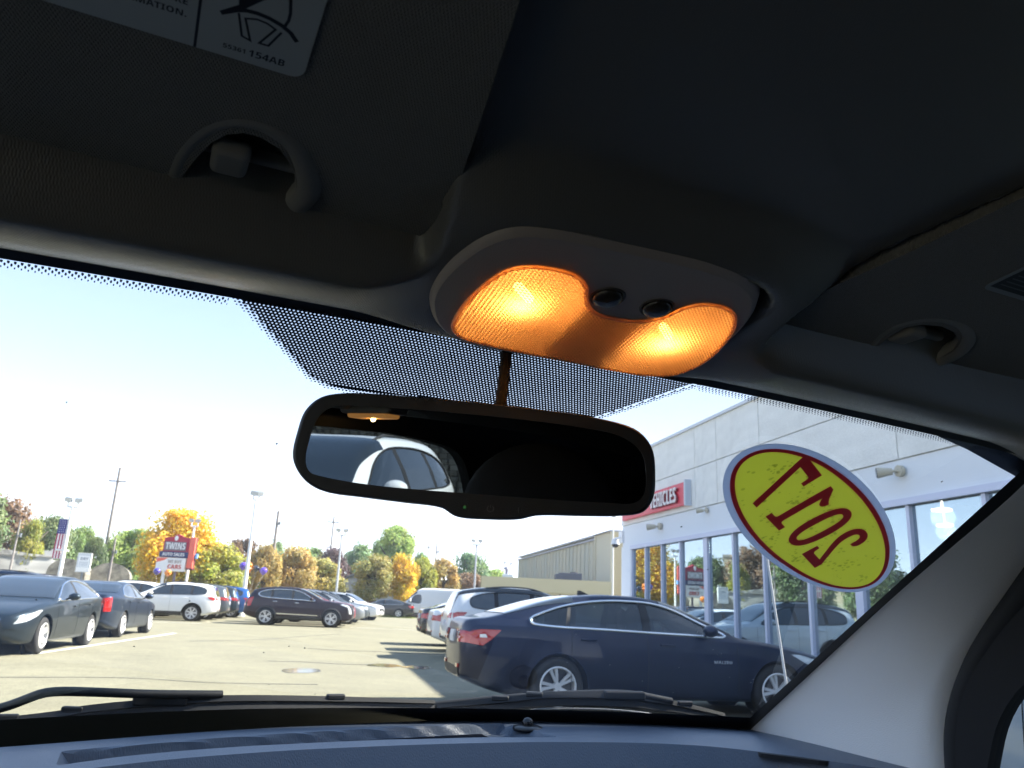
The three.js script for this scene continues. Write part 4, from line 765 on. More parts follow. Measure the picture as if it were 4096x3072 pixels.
// extra cars of the left hand rows, mirrored in the showroom glass
for (const [x, z, az, k, p, l] of [[-13.0, -16.4, 168, 'sedan', P.graphite, 'grey saloon outside the view, mirrored in the showroom glass'], [-16.0, -15.8, 168, 'suv', P.slate, 'slate SUV outside the view, mirrored in the showroom glass'], [-14.5, -9.2, 168, 'sedan', P.steel, 'blue grey saloon mirrored in the showroom glass']])
  vehicle(k, k, l, k === 'sedan' ? 'car' : 'SUV', LOT, { at: [x, z], az, paint: p });
// ================================================================ the viewer's own car
// car axes: x right, y up, z back; turned 24.5 degrees to the left of the camera's heading
const CARYAW = 24.5 * D2R, XC = 0.267;
const carPos = (x, y, z) => [x * Math.cos(CARYAW) + z * Math.sin(CARYAW), y, -x * Math.sin(CARYAW) + z * Math.cos(CARYAW)];
function carThing(name, label, category, base, group) { const t = thing(name, label, category, carPos(...base), CARYAW, group); t.base = base; return t; }
function cpart(t, name, geo, mat, label) { let g = Array.isArray(geo) ? merge(geo) : geo; g = g.clone(); g.translate(-t.base[0], -t.base[1], -t.base[2]); return part(t, name, g, mat, label); }
function csub(p, t, name, geo, mat, label) { let g = Array.isArray(geo) ? merge(geo) : geo; g = g.clone(); g.translate(-t.base[0], -t.base[1], -t.base[2]); return part(p, name, g, mat, label); }
// windshield surface, u across (-1..1 between the pillars), v down
const WS = (u, v) => [XC + u * (0.585 + 0.16 * v), 1.445 - 0.445 * v - 0.012 * u * u * (1 - v), -0.525 - v * (0.78 + 0.19 * (1 - u * u))];
const wsN = (u, v) => { const e = 1e-3, p = V3(...WS(u, v)), a = V3(...WS(u + e, v)).sub(p), b = V3(...WS(u, v + e)).sub(p); const n = b.cross(a).normalize(); return n.y > 0 ? n : n.negate(); };
const WSo = (u, v, o) => { const p = WS(u, v), n = wsN(u, v); return [p[0] + n.x * o, p[1] + n.y * o, p[2] + n.z * o]; };
const weave = (r) => again(T.weave, r), grainT = (r) => again(T.grain, r);
const linerMat = phys(lin(0.155, 0.148, 0.138), 0.27, { sheen: 1, sheenColor: lin(0.8, 0.8, 0.8), sheenRoughness: 0.35, bumpMap: weave(38), bumpScale: 0.00022 });
const visorMat = phys(lin(0.19, 0.177, 0.162), 0.75, { sheen: 1, sheenColor: lin(0.5, 0.5, 0.5), sheenRoughness: 0.5, bumpMap: weave(38), bumpScale: 0.0013 });
const visorTrim = std(lin(0.32, 0.30, 0.275), 0.5, { bumpMap: grainT(20), bumpScale: 0.0003 });
const pillarMat = std(lin(0.80, 0.775, 0.74), 0.45, { bumpMap: grainT(16), bumpScale: 0.0004 });
const dashMat = std(lin(0.08, 0.10, 0.135), 0.4, { bumpMap: grainT(14), bumpScale: 0.0006 });
const blackTrim = std(lin(0.012, 0.012, 0.013), 0.75, { bumpMap: grainT(14), bumpScale: 0.0004 });
const rubber = std(lin(0.012, 0.012, 0.013), 0.8), fritMat = std(lin(0.008, 0.009, 0.012), 0.45);
const cabin = carThing('car_cabin', 'dark grey car cabin with roof lining, pillar and dashboard around the windscreen', 'car interior', [XC, 0, 0]);
// roof lining: front header, raised pockets for the visors, a bulge that carries the map lamp
const H0 = [[-0.535, 1.4525], [-0.528, 1.4495], [-0.515, 1.4442], [-0.5, 1.4390], [-0.485, 1.4348], [-0.47, 1.4320], [-0.455, 1.4308], [-0.443, 1.4316], [-0.43, 1.4385], [-0.415, 1.4525], [-0.39, 1.4700], [-0.35, 1.4820], [-0.3, 1.490], [-0.15, 1.504], [0.2, 1.53], [1.0, 1.54], [2.2, 1.5]];
const liningY = (x, z) => {
  let y = pw(z, H0); const d = Math.abs(x - XC);
  y -= 0.012 * (x - XC) * (x - XC) / 0.36;
  const inZ = sstep(z, -0.44, -0.42) * (1 - sstep(z, -0.215, -0.185)), edge = lerp(0.1385, 0.1745, clamp((z + 0.405) / 0.18, 0, 1)), inX = sstep(d, edge - 0.007, edge + 0.002);
  y += 0.026 * inZ * inX;
  const rho = Math.pow(Math.pow(Math.abs(x - 0.262) / 0.113, 4) + Math.pow(Math.abs(z + 0.432) / 0.074, 4), 0.25), lp = 1.452 + (z + 0.37) * 0.15;
  y = lerp(lp + 0.0045, y, Math.max(sstep(rho, 1.0, 1.5), inX * inZ));   // the lining swells out to meet the lamp bezel
  y = lerp(lp + 0.045, y, sstep(rho, 0.86, 0.97));                                      // and is cut out above it
  return y - 0.03 * sstep(d, 0.5, 0.72) - 0.06 * sstep(d, 0.56, 0.72) * sstep(z, -0.1, 0.15);
};
const ZR = [-0.535, -0.53, -0.525, -0.518, -0.51, -0.5, -0.49, -0.48, -0.47, -0.46, -0.45, -0.44, -0.43, -0.42, -0.41, -0.4, -0.39, -0.38, -0.37, -0.36, -0.35, -0.34, -0.33, -0.32, -0.31, -0.3, -0.28, -0.26, -0.24, -0.22, -0.21, -0.2, -0.19, -0.18, -0.15, -0.1, 0, 0.2, 0.5, 1, 1.5, 2.0];
const XR = 330;
{
  const zAt = (t) => { const f = t * (ZR.length - 1), i = Math.min(ZR.length - 2, Math.floor(f)); return lerp(ZR[i], ZR[i + 1], f - i); };
  const g = sheet(XR, (ZR.length - 1) * 3, (a, b) => { const x = lerp(XC - 0.68, XC + 0.68, a), z = zAt(b); return [x, liningY(x, z), z]; });
  const uv = g.attributes.uv, ps = g.attributes.position; for (let i = 0; i < uv.count; i++) uv.setXY(i, ps.getX(i), ps.getZ(i));
  cpart(cabin, 'roof_lining', g, linerMat);
  // outer roof skin closes the cabin above
  cpart(cabin, 'roof_panel', sheet(16, 12, (a, b) => { const x = lerp(XC - 0.72, XC + 0.72, a), z = lerp(-0.56, 2.1, b); return [x, 1.60 - 0.10 * Math.pow(Math.abs(x - XC) / 0.72, 3) - 0.12 * Math.pow(clamp((-0.1 - z) / 0.46, 0, 1), 2), z]; }), P.steel);
  cpart(cabin, 'header_rail', sheet(40, 3, (a, b) => { const u = lerp(-1.05, 1.05, a), p = WSo(u, -0.012, 0.01); return [p[0], lerp(liningY(p[0], -0.535) - 0.001, p[1] + 0.03, b), p[2] + 0.012 - 0.006 * b]; }), rubber);
}
// windscreen
const wsGlass = phys(lin(0.965, 0.97, 0.965), 0.0, { transmission: 1, thickness: 0, ior: 1.5 });
const screen = cpart(cabin, 'windshield', sheet(40, 30, (a, b) => WS(lerp(-1.07, 1.07, a), lerp(-0.02, 1.02, b))), wsGlass);
// solid black print at the edges
const fritStrip = (u0, u1, v0, v1, nu = 40, nv = 4) => sheet(nu, nv, (a, b) => { const u = lerp(u0, u1, a); return WSo(u, lerp(typeof v0 === 'function' ? v0(u) : v0, typeof v1 === 'function' ? v1(u) : v1, b), -0.003); });
csub(screen, cabin, 'edge_print', [fritStrip(-1.06, 1.06, -0.02, (u) => 0.0015), fritStrip(-1.07, 1.07, (u) => 0.795 + 0.04 * Math.pow(clamp(-u - 0.1, 0, 1), 1.4), 1.02), fritStrip(1.022, 1.07, 0, 0.8, 3, 30), fritStrip(-1.07, -1.022, 0, 0.8, 3, 30)], fritMat);
// dotted sunband print behind the mirror, and dotted rows along the top edge
{
  const VL = 0.985;                                       // metres of glass per unit of v
  const xOf = (u, v) => u * (0.585 + 0.16 * v);
  const poly = [[-0.402, 0.004], [-0.385, 0.012], [-0.362, 0.026], [-0.318, 0.051], [-0.288, 0.069], [-0.262, 0.0765], [-0.234, 0.0785], [-0.133, 0.076], [-0.010, 0.072], [0.10, 0.0695], [0.139, 0.0665], [0.175, 0.047], [0.215, 0.024], [0.24, 0.010], [0.253, 0.004]].map(([u, v]) => [xOf(u, v), v * VL]);
  const X0 = -0.27, X1 = 0.18, Y1 = 0.09, PX = 2048 / (X1 - X0), Hh = Math.round(Y1 * PX), pitch = 0.00285;
  const edgeD = (x, y) => { let best = 9, inside = false; const P = [[-0.25, -0.02], ...poly, [0.16, -0.02]]; for (let i = 0, j = P.length - 1; i < P.length; j = i++) { const [ax, ay] = P[j], [bx, by] = P[i]; if ((ay > y) !== (by > y) && x < ((bx - ax) * (y - ay)) / (by - ay) + ax) inside = !inside; const t = clamp(((x - ax) * (bx - ax) + (y - ay) * (by - ay)) / ((bx - ax) ** 2 + (by - ay) ** 2), 0, 1); best = Math.min(best, Math.hypot(x - ax - t * (bx - ax), y - ay - t * (by - ay))); } return inside ? best : -best; };
  const t = canvasTex(2048, Hh, (c) => {
    c.fillStyle = '#000'; c.fillRect(0, 0, 2048, Hh);
    const rowsN = Math.ceil(Y1 / (pitch * 0.866));
    c.fillStyle = '#fff'; c.beginPath(); poly.forEach(([x, y], i) => { const q = edgeD; void q; const cx = 0.5 * (poly[0][0] + poly[poly.length - 1][0]); const sx = cx + (x - cx) * 0.975, sy = Math.max(0, y - 0.0042); if (i) c.lineTo((sx - X0) * PX, sy * PX); else { c.moveTo((sx - X0) * PX, -5); c.lineTo((sx - X0) * PX, sy * PX); } }); c.lineTo((poly[poly.length - 1][0] - 0.004 - X0) * PX, -5); c.fill();
    for (let r = 0; r < rowsN; r++) for (let k = 0; k < (X1 - X0) / pitch + 2; k++) {
      const x = X0 + (k + (r % 2) * 0.5) * pitch, y = r * pitch * 0.866, d = edgeD(x, y);
      if (d < 0.0005) continue;
      c.beginPath();
      if (d > 0.0058) { c.fillStyle = '#000'; c.arc((x - X0) * PX, y * PX, pitch * 0.215 * PX, 0, 6.3); }
      else { c.fillStyle = '#fff'; c.arc((x + pitch / 2 - X0) * PX, (y + pitch * 0.29) * PX, pitch * lerp(0.16, 0.47, d / 0.0058) * PX, 0, 6.3); }
      c.fill();
    }
  }, false);
  const mat = std(lin(0.008, 0.009, 0.012), 0.45, { alphaMap: t, transparent: true, side: THREE.DoubleSide });
  const g = sheet(60, 14, (a, b) => { const x = lerp(X0, X1, a), y = lerp(0.0, Y1, b), v = y / VL; return WSo(x / (0.585 + 0.16 * v), v, -0.0036); });
  const uv = g.attributes.uv; for (let i = 0; i < uv.count; i++) uv.setXY(i, uv.getX(i), 1 - uv.getY(i));
  csub(screen, cabin, 'dotted_print', g, mat);
  const rowT = canvasTex(64, 64, (c) => { c.fillStyle = '#000'; c.fillRect(0, 0, 64, 64); c.fillStyle = '#fff'; for (const [x, y, r] of [[0, 6, 14], [64, 6, 14], [32, 27, 11], [0, 46, 7.5], [64, 46, 7.5]]) { c.beginPath(); c.arc(x, y, r, 0, 6.3); c.fill(); } }, false);
  rowT.wrapS = THREE.RepeatWrapping; rowT.repeat.set(1, 1);
  const rowM = std(lin(0.012, 0.013, 0.03), 0.5, { alphaMap: rowT, transparent: true, side: THREE.DoubleSide });
  const strip = (u0, u1, n) => { const s = sheet(30, 1, (a, b) => WSo(lerp(u0, u1, a), lerp(0.0015, 0.0095, b), -0.0036)); const q = s.attributes.uv; const len = (u1 - u0) * 0.585; for (let i = 0; i < q.count; i++) q.setXY(i, q.getX(i) * Math.round(len / 0.0036), 1 - q.getY(i)); void n; return s; };
  csub(screen, cabin, 'dotted_row', strip(-1.02, -0.405), rowM); csub(screen, cabin, 'dotted_row', strip(0.256, 1.0), rowM);
}
// a few specks of dirt on the outside of the glass
{
  seed = 404; const g = []; for (let k = 0; k < 46; k++) { const u = rr(-0.75, 0.95), v = rr(0.06, 0.75), r = rr(0.0004, 0.0011), n = 7, o = []; for (let i = 0; i < n; i++) { const a = (i / n) * 6.283, q = r * rr(0.6, 1.3); o.push([Math.cos(a) * q, Math.sin(a) * q * 1.5]); } g.push(slab(o, (x, y, d) => WSo(u + x / 0.62, v + y, 0.0006 - d * 0.0003))); }
  const m = csub(screen, cabin, 'dirt_specks', g, std(lin(0.22, 0.22, 0.2), 0.9)); m.userData.kind = 'stuff';
}
// right pillar trim: from the glass edge round to the door seal
{
  const G = [[0.86, 1.437, -0.53], [0.892, 1.407, -0.568], [0.910, 1.350, -0.669], [0.935, 1.276, -0.802], [0.975, 1.178, -0.975], [1.023, 1.059, -1.184], [1.045, 1.0, -1.28], [1.09, 0.86, -1.46]];
  const E = [[0.93, 1.455, -0.44], [0.955, 1.415, -0.515], [0.985, 1.36, -0.60], [1.0, 1.29, -0.675], [1.005, 1.20, -0.75], [1.005, 1.12, -0.785], [1.005, 1.0, -0.79], [1.005, 0.80, -0.79]];
  const gc = new THREE.CatmullRomCurve3(G.map((p) => V3(...p))), ec = new THREE.CatmullRomCurve3(E.map((p) => V3(...p)));
  const trim = (mirror) => sheet(16, 40, (a, b) => {
    const p = gc.getPoint(b), q = ec.getPoint(b), m = p.clone().lerp(q, 0.68); m.x -= 0.034; m.y += 0.002;
    const t = a * 1.18, l = t <= 1 ? p.clone().multiplyScalar((1 - t) * (1 - t)).add(m.clone().multiplyScalar(2 * t * (1 - t))).add(q.clone().multiplyScalar(t * t)) : q.clone().add(V3(0.16 * (t - 1) / 0.18 * 0.35, 0, 0.02 * (t - 1) / 0.18));
    const o = a < 0.05 ? [0.006, 0.001, -0.004] : [0, 0, 0];
    return mirror ? [2 * XC - l.x - o[0], l.y + o[1], l.z + o[2]] : [l.x + o[0], l.y + o[1], l.z + o[2]];
  }, 0.2, 0.8);
  cpart(cabin, 'pillar_trim', trim(false), pillarMat); cpart(cabin, 'pillar_trim', trim(true), pillarMat);
  const seal = (mirror) => tube(E.map((p) => [mirror ? 2 * XC - p[0] - 0.012 : p[0] + 0.012, p[1], p[2] + 0.022]), 0.017, 10, false, 50);
  cpart(cabin, 'door_seal', seal(false), rubber); cpart(cabin, 'door_seal', seal(true), rubber);
}
// dashboard
const FE = [[-0.6, -1.06], [-0.45, -1.09], [-0.111, -1.187], [0.164, -1.279], [0.4, -1.326], [0.594, -1.348], [0.76, -1.325], [0.886, -1.284], [1.016, -1.175], [1.12, -1.06]];
const RID = [[-0.6, -0.72], [-0.25, -0.87], [-0.086, -0.975], [-0.007, -1.04], [0.117, -1.088], [0.262, -1.114], [0.42, -1.122], [0.532, -1.118], [0.70, -1.09], [0.812, -1.045], [0.897, -0.95], [0.96, -0.84], [1.1, -0.7]];
const frontZ = (x) => pw(x, FE), ridgeZ = (x) => pw(x, RID);
const dashTop = (x, s) => 1.0615 + 0.004 * Math.sin(s * Math.PI);        // s from front edge to ridge
{
  const trayIn = (x, z) => { const a = lerp(-0.035, -0.055, 0), f = frontZ(x), back = ridgeZ(x); void a; void back; const z0 = f + lerp(0.085, 0.075, clamp((x + 0.04) / 0.6, 0, 1)), z1 = ridgeZ(x) - 0.036; const rx = Math.min(x + 0.036, 0.585 - (z - z0) * -0.25 - x), rz = Math.min(z - z0, z1 - z); return Math.min(rx, rz); };
  const prof = [];                                        // [along 0..1 front->ridge, then beyond]
  const NA = 52, NB = 26;
  const g = sheet(150, NA + NB, (a, b) => {
    const x = lerp(XC - 0.86, XC + 0.86, a), k = b * (NA + NB), f = frontZ(x), r = ridgeZ(x);
    if (k <= NA) {
      const s = k / NA, z = lerp(f - 0.004, r, s); let y = dashTop(x, s); if (k < 1) y -= 0.02;
      const t = trayIn(x, z); y -= 0.016 * sstep(t, -0.001, 0.006);
      return [x, y, z];
    }
    const t = (k - NA) / NB, z = r + t * 0.62;            // groove, then the lower pad
    const y = t < 0.05 ? lerp(dashTop(x, 1), 1.024, sstep(t, 0, 0.03)) : pw(t, [[0.05, 1.024], [0.09, 1.028], [0.14, 1.034], [0.22, 1.034], [0.4, 1.01], [0.55, 0.93], [0.7, 0.82], [1, 0.5]]);
    return [x, y, z];
  });
  void prof;
  const uv = g.attributes.uv, ps = g.attributes.position; for (let i = 0; i < uv.count; i++) uv.setXY(i, ps.getX(i), ps.getZ(i));
  const dash = cpart(cabin, 'dashboard', toCreasedNormals(g, 0.45), dashMat);
  csub(dash, cabin, 'vent_slot', [(() => { const q = smoothLoop([[0.875, -0.985], [0.905, -0.955], [0.93, -0.905], [0.918, -0.9], [0.89, -0.94], [0.868, -0.972]], 24); return slab(q, (x, z, d) => [x, 1.0615 - d * 0.006, z]); })()], rubber);
  // louvre strip in the bottom of the tray
  csub(dash, cabin, 'vent_grille', sheet(60, 2, (a, b) => { const x = lerp(-0.02, 0.545, a), z0 = frontZ(x) + 0.092, z1 = ridgeZ(x) - 0.046; return [x, 1.0525, lerp(z0, z1, b)]; }), phys(lin(0.012, 0.014, 0.02), 0.95, { specularIntensity: 0.15, bumpMap: grainT(30), bumpScale: 0.001 }));
}
cpart(cabin, 'mast_antenna', [rod([1.165, 0.92, -1.195], [1.165, 1.46, -1.279], 0.0028, 0.002), cyl(0.012, 0.008, 0.05, 1.165, 0.90, -1.193)], std(lin(0.5, 0.5, 0.5), 0.4));
// light sensor on the dash
{
  const s = carThing('light_sensor', 'small round black light sensor on the dashboard under the windscreen', 'sensor', [0.612, 1.0625, -1.222]);
  const b = s.base;
  cpart(s, 'base_ring', new THREE.LatheGeometry([[0, 0], [0.0232, 0], [0.0245, 0.003], [0.0232, 0.006], [0.017, 0.0082], [0, 0.009]].map((p) => new THREE.Vector2(...p)), 32).translate(b[0], b[1] - 0.002, b[2]), std(lin(0.015, 0.015, 0.017), 0.3));
  cpart(s, 'dome', new THREE.SphereGeometry(0.0095, 20, 12).scale(1, 1.0, 1).translate(b[0], b[1] + 0.0085, b[2]), std(lin(0.006, 0.006, 0.008), 0.25));
}
// doors, floor, rear: the dark shell round the viewer
{
  const dark = std(lin(0.008, 0.008, 0.009), 0.85), tint = phys(lin(0.66, 0.70, 0.70), 0.0, { transmission: 1, thickness: 0, ior: 1.5 }), privacy = phys(lin(0.035, 0.038, 0.04), 0.0, { transmission: 1, thickness: 0, ior: 1.5 });
  cpart(cabin, 'floor', box(1.5, 0.04, 3.6, XC, 0.3, 0.35), dark);
  cpart(cabin, 'bulkhead', box(1.5, 0.68, 0.05, XC, 0.62, -1.2), dark);
  cpart(cabin, 'tailgate', [box(1.5, 0.8, 0.05, XC, 0.7, 2.1), box(1.5, 0.1, 0.05, XC, 1.5, 2.1), box(0.14, 0.36, 0.05, XC - 0.66, 1.27, 2.1), box(0.14, 0.36, 0.05, XC + 0.66, 1.27, 2.1)], dark);
  cpart(cabin, 'rear_window', sheet(2, 2, (a, b) => [lerp(XC - 0.59, XC + 0.59, a), lerp(1.1, 1.45, b), 2.1]), privacy);
  for (const s of [-1, 1]) {
    const x = XC + s * 0.735, wall = [[-0.775, 0.32], [2.1, 0.32], [2.1, 1.5], [-0.40, 1.5], [-0.49, 1.43], [-0.58, 1.37], [-0.655, 1.29], [-0.73, 1.20], [-0.765, 1.12], [-0.775, 1.0]];
    const front = smoothLoop([[-0.722, 1.0], [-0.712, 1.10], [-0.67, 1.175], [-0.45, 1.33], [-0.3, 1.39], [0.1, 1.405], [0.55, 1.40], [0.70, 1.37], [0.775, 1.25], [0.79, 1.02], [0.5, 0.985], [-0.4, 0.985]], 60);
    const rear = smoothLoop([[0.95, 1.0], [0.95, 1.36], [1.02, 1.395], [1.3, 1.385], [1.5, 1.30], [1.6, 1.02], [1.3, 0.99]], 40);
    cpart(cabin, 'door', slab(wall, (z, y, d) => [x + s * (d * 0.025), y, z], [front, rear]), dark);
    cpart(cabin, 'kick_panel', box(0.04, 0.62, 0.6, XC + s * 0.84, 0.6, -1.02), dark);
    cpart(cabin, 'side_window', new THREE.ShapeGeometry(new THREE.Shape(front.map((p) => new THREE.Vector2(...p)))).rotateY(-Math.PI / 2).translate(x + s * 0.012, 0, 0), tint);
    cpart(cabin, 'side_window', new THREE.ShapeGeometry(new THREE.Shape(rear.map((p) => new THREE.Vector2(...p)))).rotateY(-Math.PI / 2).translate(x + s * 0.012, 0, 0), privacy);
  }
  cpart(cabin, 'cowl', [sheet(30, 2, (a, b) => { const u = lerp(-1.05, 1.05, a), p = WSo(u, 0.97, -0.01); return [p[0], lerp(p[1], 0.955, b), p[2] - b * 0.16]; })], blackTrim);
  cpart(cabin, 'bonnet', sheet(24, 14, (a, b) => { const x = lerp(XC - 0.82, XC + 0.82, a), d = Math.abs(x - XC) / 0.82; return [x, pw(b, [[0, 0.985], [0.3, 0.97], [0.75, 0.90], [0.93, 0.82], [1, 0.68]]) - 0.06 * d * d * d, lerp(-1.45 + 0.17 * d * d, -2.35 + 0.2 * d * d, b)]; }), P.steel);
  cpart(cabin, 'nose', [box(1.56, 0.6, 0.1, XC, 0.5, -2.2), box(0.05, 0.6, 1.0, XC - 0.8, 0.58, -1.75), box(0.05, 0.6, 1.0, XC + 0.8, 0.58, -1.75)], P.steel);
}
// door mirror seen through the right side window
{
  const m = carThing('door_mirror', 'black door mirror with grey rim beyond the right pillar', 'mirror', [1.19, 1.1, -0.82]);
  const o = smoothLoop([[-0.09, -0.09], [-0.1, 0.0], [-0.085, 0.085], [0, 0.1], [0.1, 0.09], [0.115, 0], [0.1, -0.085], [0, -0.095]], 40), i = o.map(([x, y]) => [x * 0.9, y * 0.9]);
  const A = -0.25, f = (x, y, d) => [1.19 + x * Math.cos(A) + d * Math.sin(A) * 0.08, 1.12 + y, -0.82 - x * Math.sin(A) - d * 0.08];
  cpart(m, 'housing', [slab(o, f, [i]), slab(o.map(([x, y]) => [x * 0.96, y * 0.96]), (x, y, d) => f(x, y, 0.4 + d * 0.6))], blackTrim);
  cpart(m, 'rim', tube(o.map(([x, y]) => f(x * 0.965, y * 0.965, -0.02)), 0.005, 8, true, 60), std(lin(0.2, 0.21, 0.22), 0.4));
  cpart(m, 'mirror_glass', slab(i, (x, y, d) => f(x, y, 0.08 + d * 0.1)), std(lin(0.85, 0.87, 0.9), 0.0, { metalness: 1 }));
  cpart(m, 'arm', [rbox(0.14, 0.05, 0.07, 0.015, 1.07, 1.02, -0.8)], blackTrim);
}
// seats (they show in the mirror)
for (const x of [-0.18, 0.63]) {
  const s = new THREE.Group(), m = std(lin(0.012, 0.013, 0.016), 0.9, { bumpMap: grainT(10), bumpScale: 0.001 }); s.name = 'seat'; cabin.add(s);
  csub(s, cabin, 'seat_cushion', rbox(0.5, 0.18, 0.5, 0.07, x, 0.52, 0.2), m); csub(s, cabin, 'backrest', rbox(0.5, 0.62, 0.14, 0.06, x, 0.86, 0.5), m);
  csub(s, cabin, 'headrest', new THREE.SphereGeometry(1, 24, 16).scale(0.17, 0.14, 0.06).translate(x, 1.26, 0.5), m);
  for (const k of [-0.07, 0.07]) csub(s, cabin, 'headrest_post', rod([x + k, 1.1, 0.52], [x + k, 1.22, 0.51], 0.007), chromeMat);
}
{ const s = new THREE.Group(), m = std(lin(0.025, 0.026, 0.03), 0.85); s.name = 'rear_seat'; cabin.add(s); csub(s, cabin, 'backrest', rbox(1.3, 0.7, 0.16, 0.06, XC, 0.85, 1.5), m); for (const x of [-0.1, 0.63]) csub(s, cabin, 'headrest', rbox(0.25, 0.15, 0.1, 0.04, x, 1.26, 1.5), m); }
// ================================================================ sun visors
const visorY = (z) => 1.465 + (z + 0.425) * 0.12;
function visor(mirror, label) {
  const v = carThing('sun_visor', label, 'sun visor', [mirror ? 0.6 : -0.07, 1.47, -0.32]);
  const mx = (x) => (mirror ? 2 * 0.2685 - x : x);
  // outline in (x, z), the notch for the clip cut into its front edge
  let o;
  if (!mirror) o = [[-0.34, -0.415], [-0.20, -0.422], [-0.09, -0.4235], [-0.03, -0.4245], [-0.015, -0.424], [-0.011, -0.404], [-0.004, -0.384], [0.004, -0.372], [0.014, -0.3655], [0.026, -0.365], [0.040, -0.372], [0.052, -0.390], [0.057, -0.409], [0.055, -0.423], [0.066, -0.4245], [0.105, -0.4265], [0.119, -0.425], [0.127, -0.417], [0.1285, -0.404], [0.122, -0.365], [0.112, -0.31], [0.100, -0.246], [0.094, -0.224], [0.07, -0.215], [-0.1, -0.215], [-0.33, -0.22], [-0.345, -0.25], [-0.35, -0.40]];
  else o = [[0.86, -0.415], [0.72, -0.432], [0.64, -0.4335], [0.588, -0.433], [0.590, -0.418], [0.584, -0.40], [0.571, -0.385], [0.552, -0.374], [0.530, -0.3705], [0.510, -0.376], [0.500, -0.390], [0.503, -0.410], [0.512, -0.426], [0.50, -0.4285], [0.455, -0.429], [0.425, -0.4265], [0.412, -0.419], [0.408, -0.404], [0.414, -0.365], [0.424, -0.31], [0.432, -0.246], [0.44, -0.224], [0.46, -0.215], [0.64, -0.215], [0.86, -0.22], [0.875, -0.25], [0.88, -0.40]];
  // resample the outline and round the rim over by insetting
  const pts = o.map((p) => new THREE.Vector2(...p));
  if (!THREE.ShapeUtils.isClockWise(pts)) pts.reverse();
  const n = pts.length, inset = (k) => pts.map((p, i) => { const a = pts[(i + n - 1) % n], b = pts[(i + 1) % n], e1 = p.clone().sub(a).normalize(), e2 = b.clone().sub(p).normalize(); const nn = new THREE.Vector2(e1.y + e2.y, -(e1.x + e2.x)).normalize(); return [p.x + nn.x * k, p.y + nn.y * k]; });
  const T0 = 0.018, rings = []; for (let k = 0; k <= 6; k++) { const a = (k / 6) * Math.PI; rings.push([-0.007 * Math.sin(a) * -1 - 0.007, 0.5 - 0.5 * Math.cos(a)]); }
  const pos = [], uv = [], ix = [], put = (p, d) => { pos.push(p[0], visorY(p[1]) + d * T0, p[1]); uv.push(p[0], p[1]); };
  const loops = rings.map(([k, d]) => { const L = inset(k); const s = pos.length / 3; L.forEach((p) => put(p, d)); return s; });
  for (let r = 0; r < 6; r++) for (let i = 0; i < n; i++) { const a = loops[r] + i, b = loops[r] + ((i + 1) % n), c = loops[r + 1] + i, d = loops[r + 1] + ((i + 1) % n); ix.push(a, b, c, b, d, c); }
  const L0 = inset(rings[0][0]).map((p) => new THREE.Vector2(...p)), tri = THREE.ShapeUtils.triangulateShape(L0, []);
  for (const t of tri) { ix.push(loops[0] + t[0], loops[0] + t[1], loops[0] + t[2]); ix.push(loops[6] + t[2], loops[6] + t[1], loops[6] + t[0]); }
  let g = new THREE.BufferGeometry(); g.setAttribute('position', new THREE.Float32BufferAttribute(pos, 3)); g.setAttribute('uv', new THREE.Float32BufferAttribute(uv, 2)); g.setIndex(ix);
  g = toCreasedNormals(g, 1.0);
  cpart(v, 'panel', g, visorMat);
  // the moulded rim round the notch
  const rim = mirror ? [[0.589, -0.431], [0.590, -0.418], [0.584, -0.40], [0.571, -0.385], [0.552, -0.374], [0.530, -0.3705], [0.510, -0.376], [0.500, -0.390], [0.503, -0.410], [0.510, -0.424]] : [[-0.013, -0.424], [-0.010, -0.404], [-0.003, -0.384], [0.005, -0.372], [0.015, -0.3655], [0.026, -0.365], [0.040, -0.372], [0.051, -0.390], [0.056, -0.409], [0.0535, -0.4235]];
  const c = new THREE.CatmullRomCurve3(rim.map(([x, z]) => V3(x, visorY(z) + 0.0045, z)), false, 'centripetal'), tg = new THREE.TubeGeometry(c, 60, 1, 12, false), tp = tg.attributes.position, R = [];
  for (let i = 0; i <= 60; i++) { const t = i / 60, q = mirror ? 1 - t : t, r = lerp(0.0052, 0.0080, sstep(q, 0.35, 0.9)); const ctr = c.getPointAt(t); for (let j = 0; j <= 12; j++) { const k = i * 13 + j; tp.setXYZ(k, ctr.x + (tp.getX(k) - ctr.x) * r, ctr.y + (tp.getY(k) - ctr.y) * r, ctr.z + (tp.getZ(k) - ctr.z) * r); } void R; }
  const ends = [0, 1].map((t) => { const p = c.getPointAt(t), q = mirror ? 1 - t : t; return new THREE.SphereGeometry(lerp(0.0052, 0.0080, q), 14, 10).translate(p.x, p.y, p.z); });
  cpart(v, 'notch_rim', [tg, ...ends], visorTrim);
  // bar and clip in the notch
  const cx = mirror ? 0.53 : 0.016, cz = mirror ? -0.405 : -0.402;
  cpart(v, 'clip_bar', [rbox(0.066, 0.008, 0.007, 0.0025, cx + 0.004, visorY(cz) + 0.010, cz)], visorTrim);
  cpart(v, 'clip', [rbox(0.019, 0.011, 0.025, 0.004, cx - 0.003 + (mirror ? -0.004 : 0), visorY(cz) + 0.0035, cz + 0.003)], visorTrim);
  return v;
}
const vL = visor(false, 'driver side sun visor with white warning label, left of the map lamp');
const vR = visor(true, 'passenger side sun visor with dark label, right of the map lamp');
